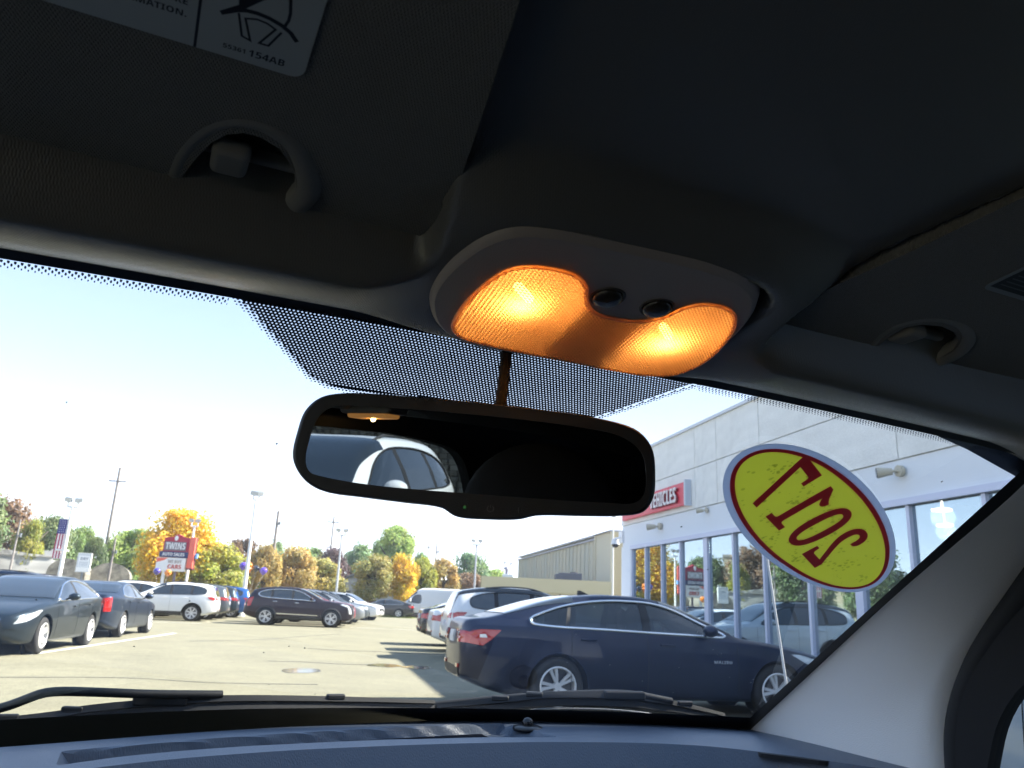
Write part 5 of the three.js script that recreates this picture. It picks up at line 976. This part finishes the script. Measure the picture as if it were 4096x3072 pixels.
{
  const labelMat = (t) => std(0xffffff, 0.55, { map: t });
  const put = (v, name, x0, x1, z0, z1, w, h, draw) => {
    const t = canvasTex(w, h, draw), r = 0.006, o = []; // rounded corners
    for (const [cx, cz, a0] of [[x1 - r, z1 - r, 0], [x0 + r, z1 - r, 90], [x0 + r, z0 + r, 180], [x1 - r, z0 + r, 270]]) for (let k = 0; k <= 4; k++) { const a = (a0 + k * 22.5) * D2R; o.push([cx + Math.cos(a) * r, cz + Math.sin(a) * r]); }
    const g = slab(o, (x, z, d) => [x, visorY(z) - 0.0009 + d * 0.0005, z]);
    const q = g.attributes.uv; for (let i = 0; i < q.count; i++) q.setXY(i, (q.getX(i) - x0) / (x1 - x0), (q.getY(i) - z0) / (z1 - z0));   // z grows towards the viewer: the top of the print
    return cpart(v, name, g, labelMat(t));
  };
  // the driver's label: only its lower right corner is in view
  put(vL, 'warning_label', -0.085, 0.0355, -0.3225, -0.235, 1208, 876, (c) => {
    const k = 10016; c.fillStyle = '#b9bdbd'; c.fillRect(0, 0, 1208, 876); c.fillStyle = '#101320'; c.strokeStyle = '#101320';
    const X = (m) => (m + 0.085) * k, Y = (z) => 876 - (z + 0.3225) * k;
    c.fillRect(X(-0.0112), 0, 12, 876);                             // divider
    c.font = 'bold 46px sans-serif'; c.textAlign = 'right'; ['AIR BAG WARNING', 'READ THE MANUAL', 'FOR MORE', 'INFORMATION.'].forEach((s, i) => c.fillText(s, X(-0.0148), Y(-0.3072) - (3 - i) * 66));
    c.textAlign = 'left'; c.save(); c.translate(X(0.0006), Y(-0.3176)); c.font = 'bold 36px sans-serif'; c.fillText('55361', -4, 0); c.font = 'bold 54px sans-serif'; c.fillText('154AB', 102, 4); c.restore();
    // pictogram: child seat legs and belt
    c.lineCap = 'butt'; c.lineJoin = 'miter'; c.lineWidth = 20;
    const p = (pts, w, fill) => { c.beginPath(); pts.forEach(([x, z], i) => (i ? c.lineTo(X(x), Y(z)) : c.moveTo(X(x), Y(z)))); c.lineWidth = w; if (fill) c.fill(); else c.stroke(); };
    p([[-0.0031, -0.2981], [-0.0019, -0.2998], [0.0038, -0.2958], [0.0064, -0.2927], [0.0116, -0.2864], [0.0150, -0.2826], [0.0032, -0.2881], [0.0037, -0.2917]], 1, true);
    p([[0.0033, -0.2949], [0.0071, -0.2934], [0.0111, -0.2930], [0.0160, -0.2935], [0.0213, -0.2951], [0.0255, -0.2976], [0.0289, -0.3015]], 20);
    p([[0.0042, -0.2959], [0.0070, -0.3078], [0.0106, -0.3090], [0.0071, -0.2977], [0.0115, -0.2962], [0.0157, -0.2966], [0.0194, -0.2984], [0.0143, -0.3088], [0.0181, -0.3087], [0.0220, -0.2990]], 10);
    p([[0.0215, -0.262], [0.0221, -0.2793], [0.0235, -0.2875], [0.0235, -0.2915], [0.0227, -0.2948]], 13);
    c.beginPath(); c.arc(X(0.010), Y(-0.268), 90, 0, 6.3); c.lineWidth = 20; c.stroke();
  });
  put(vR, 'information_label', 0.500, 0.62, -0.3235, -0.25, 1200, 735, (c) => { c.fillStyle = '#8f9498'; c.fillRect(0, 0, 1200, 735); c.fillStyle = '#14171f'; c.fillRect(36, 430, 560, 262); c.fillRect(640, 430, 520, 262); c.fillRect(36, 60, 1120, 330); c.fillStyle = '#5b6066'; for (let i = 0; i < 5; i++) c.fillRect(80, 470 + i * 42, 460 - (i % 2) * 90, 12); });
}
// ================================================================ map lamp
const lampY = (z) => 1.452 + (z + 0.37) * 0.15;
{
  const L = carThing('map_lamp', 'lit amber overhead map lamp between the sun visors', 'lamp', [0.266, 1.445, -0.43]);
  const bez = smoothLoop([[0.151, -0.463], [0.146, -0.437], [0.149, -0.405], [0.157, -0.382], [0.168, -0.370], [0.189, -0.3635], [0.218, -0.361], [0.265, -0.358], [0.296, -0.358], [0.321, -0.362], [0.345, -0.376], [0.361, -0.403], [0.370, -0.439], [0.374, -0.476], [0.363, -0.499], [0.340, -0.5055], [0.266, -0.507], [0.228, -0.508], [0.191, -0.5065], [0.168, -0.492]], 96);
  const lensO = smoothLoop([[0.1755, -0.487], [0.171, -0.469], [0.170, -0.446], [0.173, -0.418], [0.179, -0.402], [0.192, -0.3935], [0.217, -0.3925], [0.231, -0.402], [0.242, -0.419], [0.255, -0.4295], [0.273, -0.431], [0.291, -0.4265], [0.301, -0.415], [0.306, -0.400], [0.315, -0.391], [0.333, -0.3895], [0.348, -0.399], [0.364, -0.428], [0.3715, -0.470], [0.362, -0.493], [0.338, -0.5005], [0.264, -0.5015], [0.206, -0.4995], [0.186, -0.4965]], 120);
  const lamPl = std(lin(0.40, 0.34, 0.31), 0.5, { bumpMap: again(T.grain, 24), bumpScale: 0.00025 });
  // bezel: rim, domed face with the lens opening
  const cxz = [0.262, -0.44], scaleP = (p, k) => [cxz[0] + (p[0] - cxz[0]) * k, cxz[1] + (p[1] - cxz[1]) * k];
  {
    const n = bez.length, prof = [[1.055, 0.021], [1.035, 0.009], [1.018, 0.0035], [1.0, 0.0012], [0.985, 0.0002]], pos = [], ix = [];
    for (const [k, d] of prof) for (const p of bez) { const q = scaleP(p, k); pos.push(q[0], lampY(q[1]) + d, q[1]); }
    for (let r = 0; r < prof.length - 1; r++) for (let i = 0; i < n; i++) { const a = r * n + i, b = r * n + ((i + 1) % n); ix.push(a, b, a + n, b, b + n, a + n); }
    const g = new THREE.BufferGeometry(); g.setAttribute('position', new THREE.Float32BufferAttribute(pos, 3)); g.setIndex(ix); g.setAttribute('uv', new THREE.Float32BufferAttribute(new Float32Array(pos.length / 3 * 2), 2)); g.computeVertexNormals();
    const face = slab(bez.map((p) => scaleP(p, 0.985)), (x, z, d) => [x, lampY(z) + 0.0002 + d * 0.003, z], [lensO]);
    cpart(L, 'bezel', [g, face], lamPl);
  }
  // reflector housings above the lens: three compartments with grey walls
  const refl = std(lin(0.62, 0.58, 0.52), 0.4), dim = phys(lin(0.6, 0.5, 0.4), 0.95, { transmission: 0.5, thickness: 0 }), LD = (f) => (z) => 0;
  void LD;
  const lensBig = lensO.map((p) => [0.27 + (p[0] - 0.27) * 1.008, -0.446 + (p[1] + 0.446) * 1.008]);
  const wall = (() => { const n = lensBig.length, pos = [], ix = []; for (const d of [0.001, 0.03]) for (const p of lensBig) pos.push(p[0], lampY(p[1]) + d, p[1]); for (let i = 0; i < n; i++) { const a = i, b = (i + 1) % n; ix.push(a, a + n, b, b, a + n, b + n); } const g = new THREE.BufferGeometry(); g.setAttribute('position', new THREE.Float32BufferAttribute(pos, 3)); g.setIndex(ix); g.setAttribute('uv', new THREE.Float32BufferAttribute(new Float32Array(pos.length / 3 * 2), 2)); g.computeVertexNormals(); return g; })();
  const lid = slab(lensBig.map((p) => scaleP(p, 1.02)), (x, z, d) => [x, lampY(z) + 0.03 + d * 0.003, z]);
  cpart(L, 'reflector', [wall, lid], refl);
  // dividers: from the pinched middle of the lens to its front edge
  for (const [x0, z0, x1, z1] of [[0.2475, -0.4285, 0.2515, -0.4985], [0.2995, -0.4285, 0.307, -0.498]]) { const a = Math.atan2(x0 - x1, z0 - z1), len = Math.hypot(x1 - x0, z1 - z0), zc = (z0 + z1) / 2; const g = box(0.0016, 0.0275, len, 0, 0.0004, 0); g.rotateX(-0.149); g.rotateY(a); g.translate((x0 + x1) / 2, lampY(zc) + 0.0155, zc); cpart(L, 'divider', g, dim); }
  // lens: one sheet of small pyramids
  {
    const inside = (x, z) => { let c = false; for (let i = 0, j = lensO.length - 1; i < lensO.length; j = i++) { const [ax, az] = lensO[j], [bx, bz] = lensO[i]; if ((az > z) !== (bz > z) && x < ((bx - ax) * (z - az)) / (bz - az) + ax) c = !c; } return c; };
    const pos = [], p = 0.00285, hh = 0.0021, rot = 0.06, cr = Math.cos(rot), sr = Math.sin(rot);
    const W = (a, b, h) => { const x = 0.27 + a * cr - b * sr, z = -0.445 + a * sr + b * cr; return [x, lampY(z) - 0.0006 + h, z]; };
    for (let i = -40; i < 40; i++) for (let j = -26; j < 26; j++) {
      const a = i * p, b = j * p, c = W(a + p / 2, b + p / 2, 0); if (!inside(c[0], c[2])) continue;
      const q = [W(a, b, 0), W(a + p, b, 0), W(a + p, b + p, 0), W(a, b + p, 0)], t = W(a + p / 2, b + p / 2, -hh);
      for (let k = 0; k < 4; k++) pos.push(...q[k], ...q[(k + 1) % 4], ...t);
    }
    const g = new THREE.BufferGeometry(); g.setAttribute('position', new THREE.Float32BufferAttribute(pos, 3)); g.setAttribute('uv', new THREE.Float32BufferAttribute(new Float32Array(pos.length / 3 * 2), 2)); g.computeVertexNormals();
    const lensMat = phys(lin(0.86, 0.66, 0.46), 0.86, { transmission: 0.92, thickness: 0, ior: 1.5, side: THREE.DoubleSide });
    cpart(L, 'lens', g, lensMat);
    cpart(L, 'lens_rim', tube(lensO.map(([x, z]) => [x, lampY(z) - 0.0004, z]), 0.0016, 8, true, 180), phys(lin(0.85, 0.62, 0.40), 0.4, { transmission: 0.7, thickness: 0 }));
  }
  // bulbs
  for (const [x, z, a] of [[0.2075, -0.443, 0.75], [0.329, -0.452, 0.75]]) {
    const y = lampY(z) + 0.011, g = new THREE.CapsuleGeometry(0.0034, 0.02, 6, 12); g.rotateZ(Math.PI / 2); g.rotateY(a); g.translate(x, y, z);
    cpart(L, 'bulb', g, std(lin(0.9, 0.8, 0.6), 0.4, { emissive: lin(1, 0.62, 0.22), emissiveIntensity: 5 }));
    const pl = new THREE.PointLight(lin(1, 0.45, 0.10), 0.0019, 0, 2); pl.name = 'bulb_light'; pl.position.set(x - L.base[0], y - L.base[1], z - L.base[2]); pl.shadow.radius = 0.15; pl.castShadow = true; L.add(pl);
  }
  // two push buttons
  for (const [x, z] of [[0.2515, -0.4085], [0.2895, -0.4075]]) {
    const g = new THREE.LatheGeometry([[0, -0.0042], [0.006, -0.0038], [0.0092, -0.0024], [0.0102, 0.0], [0.0102, 0.004]].map((p) => new THREE.Vector2(...p)), 28); g.rotateX(-0.149); g.translate(x, lampY(z) - 0.0006, z);
    cpart(L, 'push_button', g, std(lin(0.03, 0.026, 0.024), 0.25));
    const r = new THREE.TorusGeometry(0.0112, 0.0009, 6, 28); r.rotateX(Math.PI / 2); r.translate(0, 0, 0); r.rotateX(-0.149); r.translate(x, lampY(z), z); cpart(L, 'button_ring', r, std(lin(0.06, 0.05, 0.045), 0.4));
  }
}
// a second lamp in the roof behind the viewer, lit, which shows in the mirror
const rearLamp = (x, z) => {
  const y = 1.441, L = carThing('dome_lamp', 'lit amber roof lamp that shows small in the rear view mirror', 'lamp', [x, y, z]);
  cpart(L, 'bezel', rbox(0.11, 0.05, 0.06, 0.008, x, y + 0.014, z), std(lin(0.27, 0.225, 0.195), 0.5));
  cpart(L, 'lens', rbox(0.085, 0.012, 0.045, 0.005, x, y - 0.012, z), std(lin(0.6, 0.35, 0.15), 0.4, { emissive: lin(1, 0.42, 0.1), emissiveIntensity: 0.12 }));
  cpart(L, 'bulb', new THREE.SphereGeometry(0.0045, 12, 8).translate(x, y - 0.0195, z), std(lin(0.9, 0.8, 0.6), 0.4, { emissive: lin(1, 0.7, 0.3), emissiveIntensity: 6 }));
  const pl = new THREE.PointLight(lin(1, 0.52, 0.14), 0.004, 0, 2); pl.name = 'bulb_light'; pl.position.set(0, -0.0195, 0); pl.shadow.radius = 0.2; pl.castShadow = true; L.add(pl);
};
rearLamp(-0.38, 0.21);
// ================================================================ rear view mirror
{
  const C = V3(0.1937, 1.346, -0.4839), n = V3(-0.42, -0.080, 0.90).normalize(), X = V3(0, 1, 0).cross(n).normalize(), Y = n.clone().cross(X);
  const f = (x, y, d) => [C.x + X.x * x + Y.x * y + n.x * d, C.y + X.y * x + Y.y * y + n.y * d, C.z + X.z * x + Y.z * y + n.z * d];
  const M = carThing('rear_view_mirror', 'black rear view mirror hanging below the map lamp', 'mirror', [C.x, C.y, C.z]);
  const hz = smoothLoop([[-0.1205, -0.006], [-0.119, 0.012], [-0.115, 0.026], [-0.106, 0.035], [-0.090, 0.039], [-0.040, 0.0385], [0.017, 0.0355], [0.086, 0.029], [0.111, 0.022], [0.1205, 0.011], [0.123, -0.008], [0.1215, -0.023], [0.115, -0.032], [0.100, -0.035], [0.074, -0.0362], [0.045, -0.0372], [0.033, -0.0402], [0.012, -0.0412], [-0.009, -0.0402], [-0.019, -0.0350], [-0.045, -0.0325], [-0.072, -0.0303], [-0.100, -0.0270], [-0.113, -0.019]], 110);
  const gz = smoothLoop([[-0.1105, -0.009], [-0.109, 0.008], [-0.104, 0.022], [-0.095, 0.029], [-0.071, 0.030], [-0.008, 0.028], [0.068, 0.0225], [0.099, 0.017], [0.1125, 0.007], [0.116, -0.008], [0.1145, -0.021], [0.108, -0.0265], [0.088, -0.0272], [0.057, -0.0268], [-0.005, -0.025], [-0.067, -0.0222], [-0.098, -0.0182], [-0.107, -0.0155]], 90);
  const hous = std(lin(0.014, 0.015, 0.018), 0.5, { bumpMap: again(T.grain, 30), bumpScale: 0.0002 });
  const k = (p, s) => [0.003 + (p[0] - 0.003) * s, (p[1]) * s], pos = [], ix = [], nn = hz.length, prof = [[0.972, 0.0032], [0.99, 0.0022], [1, -0.002], [1, -0.012], [0.97, -0.022], [0.86, -0.031], [0.6, -0.037], [0.02, -0.04]];
  for (const [s, d] of prof) for (const p of hz) { const q = k(p, s); pos.push(...f(q[0], q[1], d)); }
  for (let r = 0; r < prof.length - 1; r++) for (let i = 0; i < nn; i++) { const a = r * nn + i, b = r * nn + ((i + 1) % nn); ix.push(a, a + nn, b, b, a + nn, b + nn); }
  const hg = new THREE.BufferGeometry(); hg.setAttribute('position', new THREE.Float32BufferAttribute(pos, 3)); hg.setIndex(ix); hg.setAttribute('uv', new THREE.Float32BufferAttribute(new Float32Array(pos.length / 3 * 2), 2)); hg.computeVertexNormals();
  const frontF = slab(hz.map((p) => k(p, 0.972)), (x, y, d) => f(x, y, 0.0032 - d * 0.002), [gz]);
  cpart(M, 'housing', [hg, frontF], hous);
  cpart(M, 'mirror_glass', slab(gz, (x, y, d) => f(x, y, 0.0026 - d * 0.002)), std(lin(0.36, 0.39, 0.42), 0.0, { metalness: 1 }));
  const grey = std(lin(0.09, 0.09, 0.095), 0.5);
  // power mark: a ring open at the top with a short stroke
  const arc = new THREE.TorusGeometry(0.0021, 0.00028, 6, 20, 5.2); arc.rotateZ(1.57 + 0.54);
  const place = (g, x, y) => { const m = new THREE.Matrix4().makeBasis(X, Y, n).setPosition(...f(x, y, 0.0035)); g.applyMatrix4(m); return g; };
  cpart(M, 'power_mark', [place(arc, 0.014, -0.0345), place(new THREE.BoxGeometry(0.0005, 0.0022, 0.0004), 0.014, -0.0328)], grey);
  cpart(M, 'button_mark', [place(new THREE.BoxGeometry(0.0006, 0.0036, 0.0004), 0.0325, -0.0345)], grey);
  cpart(M, 'indicator_led', [place(new THREE.CylinderGeometry(0.0011, 0.0011, 0.0006, 12).rotateX(Math.PI / 2), -0.003, -0.0342)], std(lin(0.01, 0.06, 0.015), 0.3, { emissive: lin(0.02, 0.12, 0.03), emissiveIntensity: 0.12 }));
  const top = V3(...f(0.018, 0.10, -0.06)), bt = V3(...f(0.0165, 0.033, -0.018));
  cpart(M, 'stalk', [tube([[top.x, top.y, top.z - 0.02], top, [lerp(top.x, bt.x, 0.5) + 0.001, lerp(top.y, bt.y, 0.5), lerp(top.z, bt.z, 0.5)], bt], 0.0042, 10, false, 24), rod([bt.x, bt.y - 0.01, bt.z], [bt.x, bt.y + 0.004, bt.z], 0.009, 0.006)], std(lin(0.006, 0.006, 0.007), 0.9));
}
// ================================================================ stickers
{
  const s = carThing('year_sticker', 'oval yellow sticker reading 2017 from outside, stuck to the windscreen', 'sticker', [0.6756, 1.3683, -0.6685]);
  const c0 = V3(0.6756, 1.3683, -0.6685), Uv = V3(0.9975, -0.022, 0.0674).normalize(), Wv = V3(0.0507, -0.4418, -0.8957).normalize();
  const th = 33.8 * D2R, du = Math.cos(th), dw = Math.sin(th);       // long axis in (U, W)
  const on = (u, w, d) => { const x = c0.clone().addScaledVector(Uv, u).addScaledVector(Wv, w); // follow the curved glass
    let bu = 0.67, bv = 0.16; for (let i = 0; i < 12; i++) { const p = WS(bu, bv), e = 1e-3, pu = WS(bu + e, bv), pv = WS(bu, bv + e); const A = V3(pu[0] - p[0], pu[1] - p[1], pu[2] - p[2]).divideScalar(e), B = V3(pv[0] - p[0], pv[1] - p[1], pv[2] - p[2]).divideScalar(e), r = x.clone().sub(V3(...p)); const aa = A.dot(A), ab = A.dot(B), bb = B.dot(B), ra = r.dot(A), rb = r.dot(B), det = aa * bb - ab * ab; bu += (ra * bb - rb * ab) / det; bv += (rb * aa - ra * ab) / det; }
    return WSo(bu, bv, -0.0045 - d * 0.0006); };
  const Cu = 0.0265, Cw = 0.0195, A = 0.2105, B = 0.0735, o = []; for (let i = 0; i < 72; i++) { const a = (i / 72) * 2 * Math.PI; o.push([A * Math.cos(a), B * Math.sin(a)]); }
  // (p, q): p along the long axis, q across it towards lower left
  const map = (p, q, d) => on(Cu + p * du - q * dw, Cw + p * dw + q * du, d);
  const art = (c) => {
    c.clearRect(0, 0, 1024, 358);
    const E = (k, f) => { c.beginPath(); c.ellipse(512, 179, 512 * k, 179 * (1 - (1 - k) * 2.4), 0, 0, 6.3); c.fillStyle = f; c.fill(); };
    c.fillStyle = '#d6dae2'; c.fillRect(0, 0, 1024, 358); E(0.955, '#b0303f'); E(0.925, '#f0ec78');
    // scuffs in the yellow print
    seed = 31; c.fillStyle = 'rgba(120,126,30,0.22)'; for (let i = 0; i < 900; i++) { const a = rr(0, 6.28), r = Math.sqrt(rnd()), x = 512 + Math.cos(a) * 440 * r, y = 179 + Math.sin(a) * 140 * r; if (noise.noise(x * 0.012, y * 0.02, 2) > 0.12) { c.beginPath(); c.arc(x, y, rr(1, 6), 0, 6.3); c.fill(); } }
    c.fillStyle = '#b0303f'; c.textAlign = 'center'; c.textBaseline = 'middle'; c.save(); c.translate(576, 175); c.transform(1.0, 0, -0.28, 1, 0, 0); c.font = '250px serif'; const word = '2017'; let x = -222; for (const ch of word) { c.lineWidth = 9; c.strokeStyle = '#b0303f'; c.strokeText(ch, x, 0); c.fillText(ch, x, 0); x += 148; } c.restore();
  };
  const t = canvasTex(1024, 358, art);
  const g = slab(o, (p, q, d) => map(p, q, d), [], 3), uv = g.attributes.uv;
  // seen from outside: reading runs against +p, up runs against +q
  for (let i = 0; i < uv.count; i++) uv.setXY(i, 0.5 - uv.getX(i) / (2 * A), 0.5 - uv.getY(i) / (2 * B));
  cpart(s, 'print', g, phys(0xffffff, 0.9, { map: t, transmission: 0.75, thickness: 0 }));
}
{
  const S = shell('sedan'), s = L1c, K = S.K, e = [];
  void K;
  const st = thing('windscreen_sticker', 'bright yellow strip sticker on the windscreen of the dark grey saloon', 'sticker', [-9.89, 0.008, -17.19], Math.PI / 2 - 168 * D2R);
  const up = S.onTop(2.16, 2.33, (b) => lerp(0.742, 0.738, b), 0, 0.013), p = up.attributes.position, id = [], nx = 15; void e; void s;
  for (let j = 0; j < 18; j++) for (let i = 8; i < 13; i++) { const a = j * nx + i; id.push(a, a + 1, a + nx + 1, a, a + nx + 1, a + nx); }
  const g = new THREE.BufferGeometry(); g.setAttribute('position', p.clone()); g.setAttribute('uv', up.attributes.uv.clone()); g.setIndex(id); g.computeVertexNormals();
  part(st, 'print', clean(g), std(lin(0.85, 0.75, 0.02), 0.5));
}
// ================================================================ wipers on the outside of the glass
{
  const arm = std(lin(0.007, 0.007, 0.008), 0.6), rub = std(lin(0.014, 0.014, 0.015), 0.8);
  const W = (label, armPts, blade, mount) => {
    const m0 = WSo(blade[3][0], blade[3][1], 0.02), w = carThing('wiper', label, 'wiper', m0, 'windscreen wipers');
    const curve = new THREE.CatmullRomCurve3(blade.map(([u, v]) => V3(...WSo(u, v, 0.021))), false, 'centripetal'), n = 70;
    const strip = (o0, o1, wd) => { const g = sheet(n, 7, (a, b) => { const p = curve.getPoint(a), t = curve.getTangent(a), nn = V3(0.05, 0.897, -0.44), sx = t.clone().cross(nn).normalize(), c = [[-1, o0], [-1, o1], [1, o1], [1, o0], [-1, o0]], q = c[Math.min(4, Math.round(b * 7 * 4 / 7))]; const taper = 1 - 0.45 * Math.pow(Math.abs(a - 0.5) * 2, 2); return [p.x + sx.x * q[0] * wd + nn.x * q[1] * taper, p.y + sx.y * q[0] * wd + nn.y * q[1] * taper, p.z + sx.z * q[0] * wd + nn.z * q[1] * taper]; }); return g; };
    cpart(w, 'rubber_blade', strip(-0.014, -0.003, 0.0022), rub);
    cpart(w, 'blade_frame', [strip(-0.002, 0.008, 0.006)], arm);
    cpart(w, 'blade_spine', tube(blade.map(([u, v]) => WSo(u, v + 0.022, 0.010)), 0.0012, 6, false, 60), std(lin(0.5, 0.5, 0.5), 0.35, { metalness: 0.6 }));
    const yokes = []; for (const a of [0.16, 0.34, 0.66, 0.84]) { const p = curve.getPoint(a), t = curve.getTangent(a); const g = rbox(0.03, 0.009, 0.012, 0.003); g.rotateY(Math.atan2(-t.z, t.x)); g.translate(p.x, p.y + 0.007, p.z); yokes.push(g); }
    cpart(w, 'yoke', yokes, arm);
    const mid = curve.getPoint(mount), t = curve.getTangent(mount), g = rbox(0.075, 0.015, 0.014, 0.004); g.rotateY(Math.atan2(-t.z, t.x)); g.rotateZ(0); g.translate(mid.x, mid.y + 0.006, mid.z); cpart(w, 'connector', g, arm);
    cpart(w, 'arm', [tube(armPts.map(([u, v, o]) => WSo(u, v, o)), 0.0062, 8, false, 60)], arm);
  };
  W('long black wiper lying on the driver side of the windscreen', [[-0.95, 0.94, 0.012], [-0.72, 0.905, 0.03], [-0.555, 0.866, 0.031], [-0.486, 0.812, 0.031], [-0.466, 0.807, 0.031], [-0.289, 0.823, 0.030], [-0.16, 0.829, 0.030]], [[-0.70, 0.915], [-0.551, 0.895], [-0.442, 0.876], [-0.411, 0.864], [-0.276, 0.842], [-0.152, 0.832], [0.113, 0.838], [0.312, 0.846]], 0.57);
  W('black wiper lying on the passenger side of the windscreen', [[0.02, 0.955, 0.012], [0.2, 0.90, 0.025], [0.40, 0.858, 0.03], [0.58, 0.818, 0.03], [0.75, 0.800, 0.030], [0.86, 0.815, 0.026]], [[0.33, 0.866], [0.491, 0.828], [0.555, 0.808], [0.726, 0.80], [0.868, 0.822], [1.0, 0.862]], 0.62);
  const z = carThing('washer_nozzle', 'small black washer nozzle on the bonnet before the windscreen', 'nozzle', [0.36, 0.985, -1.56]);
  cpart(z, 'nozzle_body', [rbox(0.024, 0.03, 0.03, 0.008, 0.36, 0.985, -1.56)], blackTrim);
}
// ================================================================ what the mirrors show: neighbours behind
const wx = (x, z) => { const p = carPos(x, 0, z); return [p[0], p[2]]; };
vehicle('suv', 'suv', 'white SUV alongside on the left, seen only in the rear view mirror', 'SUV', LOT, { at: wx(-4.7, 5.4), az: -12, paint: P.white });
vehicle('suv', 'suv', 'second white SUV farther left, seen only in the rear view mirror', 'SUV', LOT, { at: wx(-7.3, 5.6), az: -12, paint: P.white });
vehicle('suv', 'suv', 'white SUV on the right, seen only in the door mirror', 'SUV', LOT, { at: wx(3.4, 2.4), az: -24.5, paint: P.white });
{
  const p = carPos(-15, 0, 24), w = thing('stone_wall', 'rough grey stone wall behind, seen only in the rear view mirror', 'wall', p, CARYAW);
  const ms = [0.14, 0.17, 0.11, 0.2].map((v) => std(lin(v, v * 0.98, v * 0.85), 0.95, { bumpMap: T.stone, bumpScale: 0.02 }));
  part(w, 'wall_core', box(40, 4.4, 0.4, 0, 2.2, 0.26), ms[2]);
  seed = 99; const gs = ms.map(() => []);
  for (let r = 0; r < 22; r++) for (let k = 0; k < 98; k++) { const ww = rr(0.2, 0.4), g = rbox(ww, rr(0.16, 0.19), 0.16, 0.03, -20 + k * 0.41 + rr(0, 0.1), 0.1 + r * 0.2, rr(-0.02, 0.05)); gs[Math.floor(rnd() * 4)].push(g); }
  gs.forEach((g, i) => { const m = part(w, 'stones', g, ms[i]); m.userData.kind = 'stuff'; });
}
renderer.render(scene, camera);
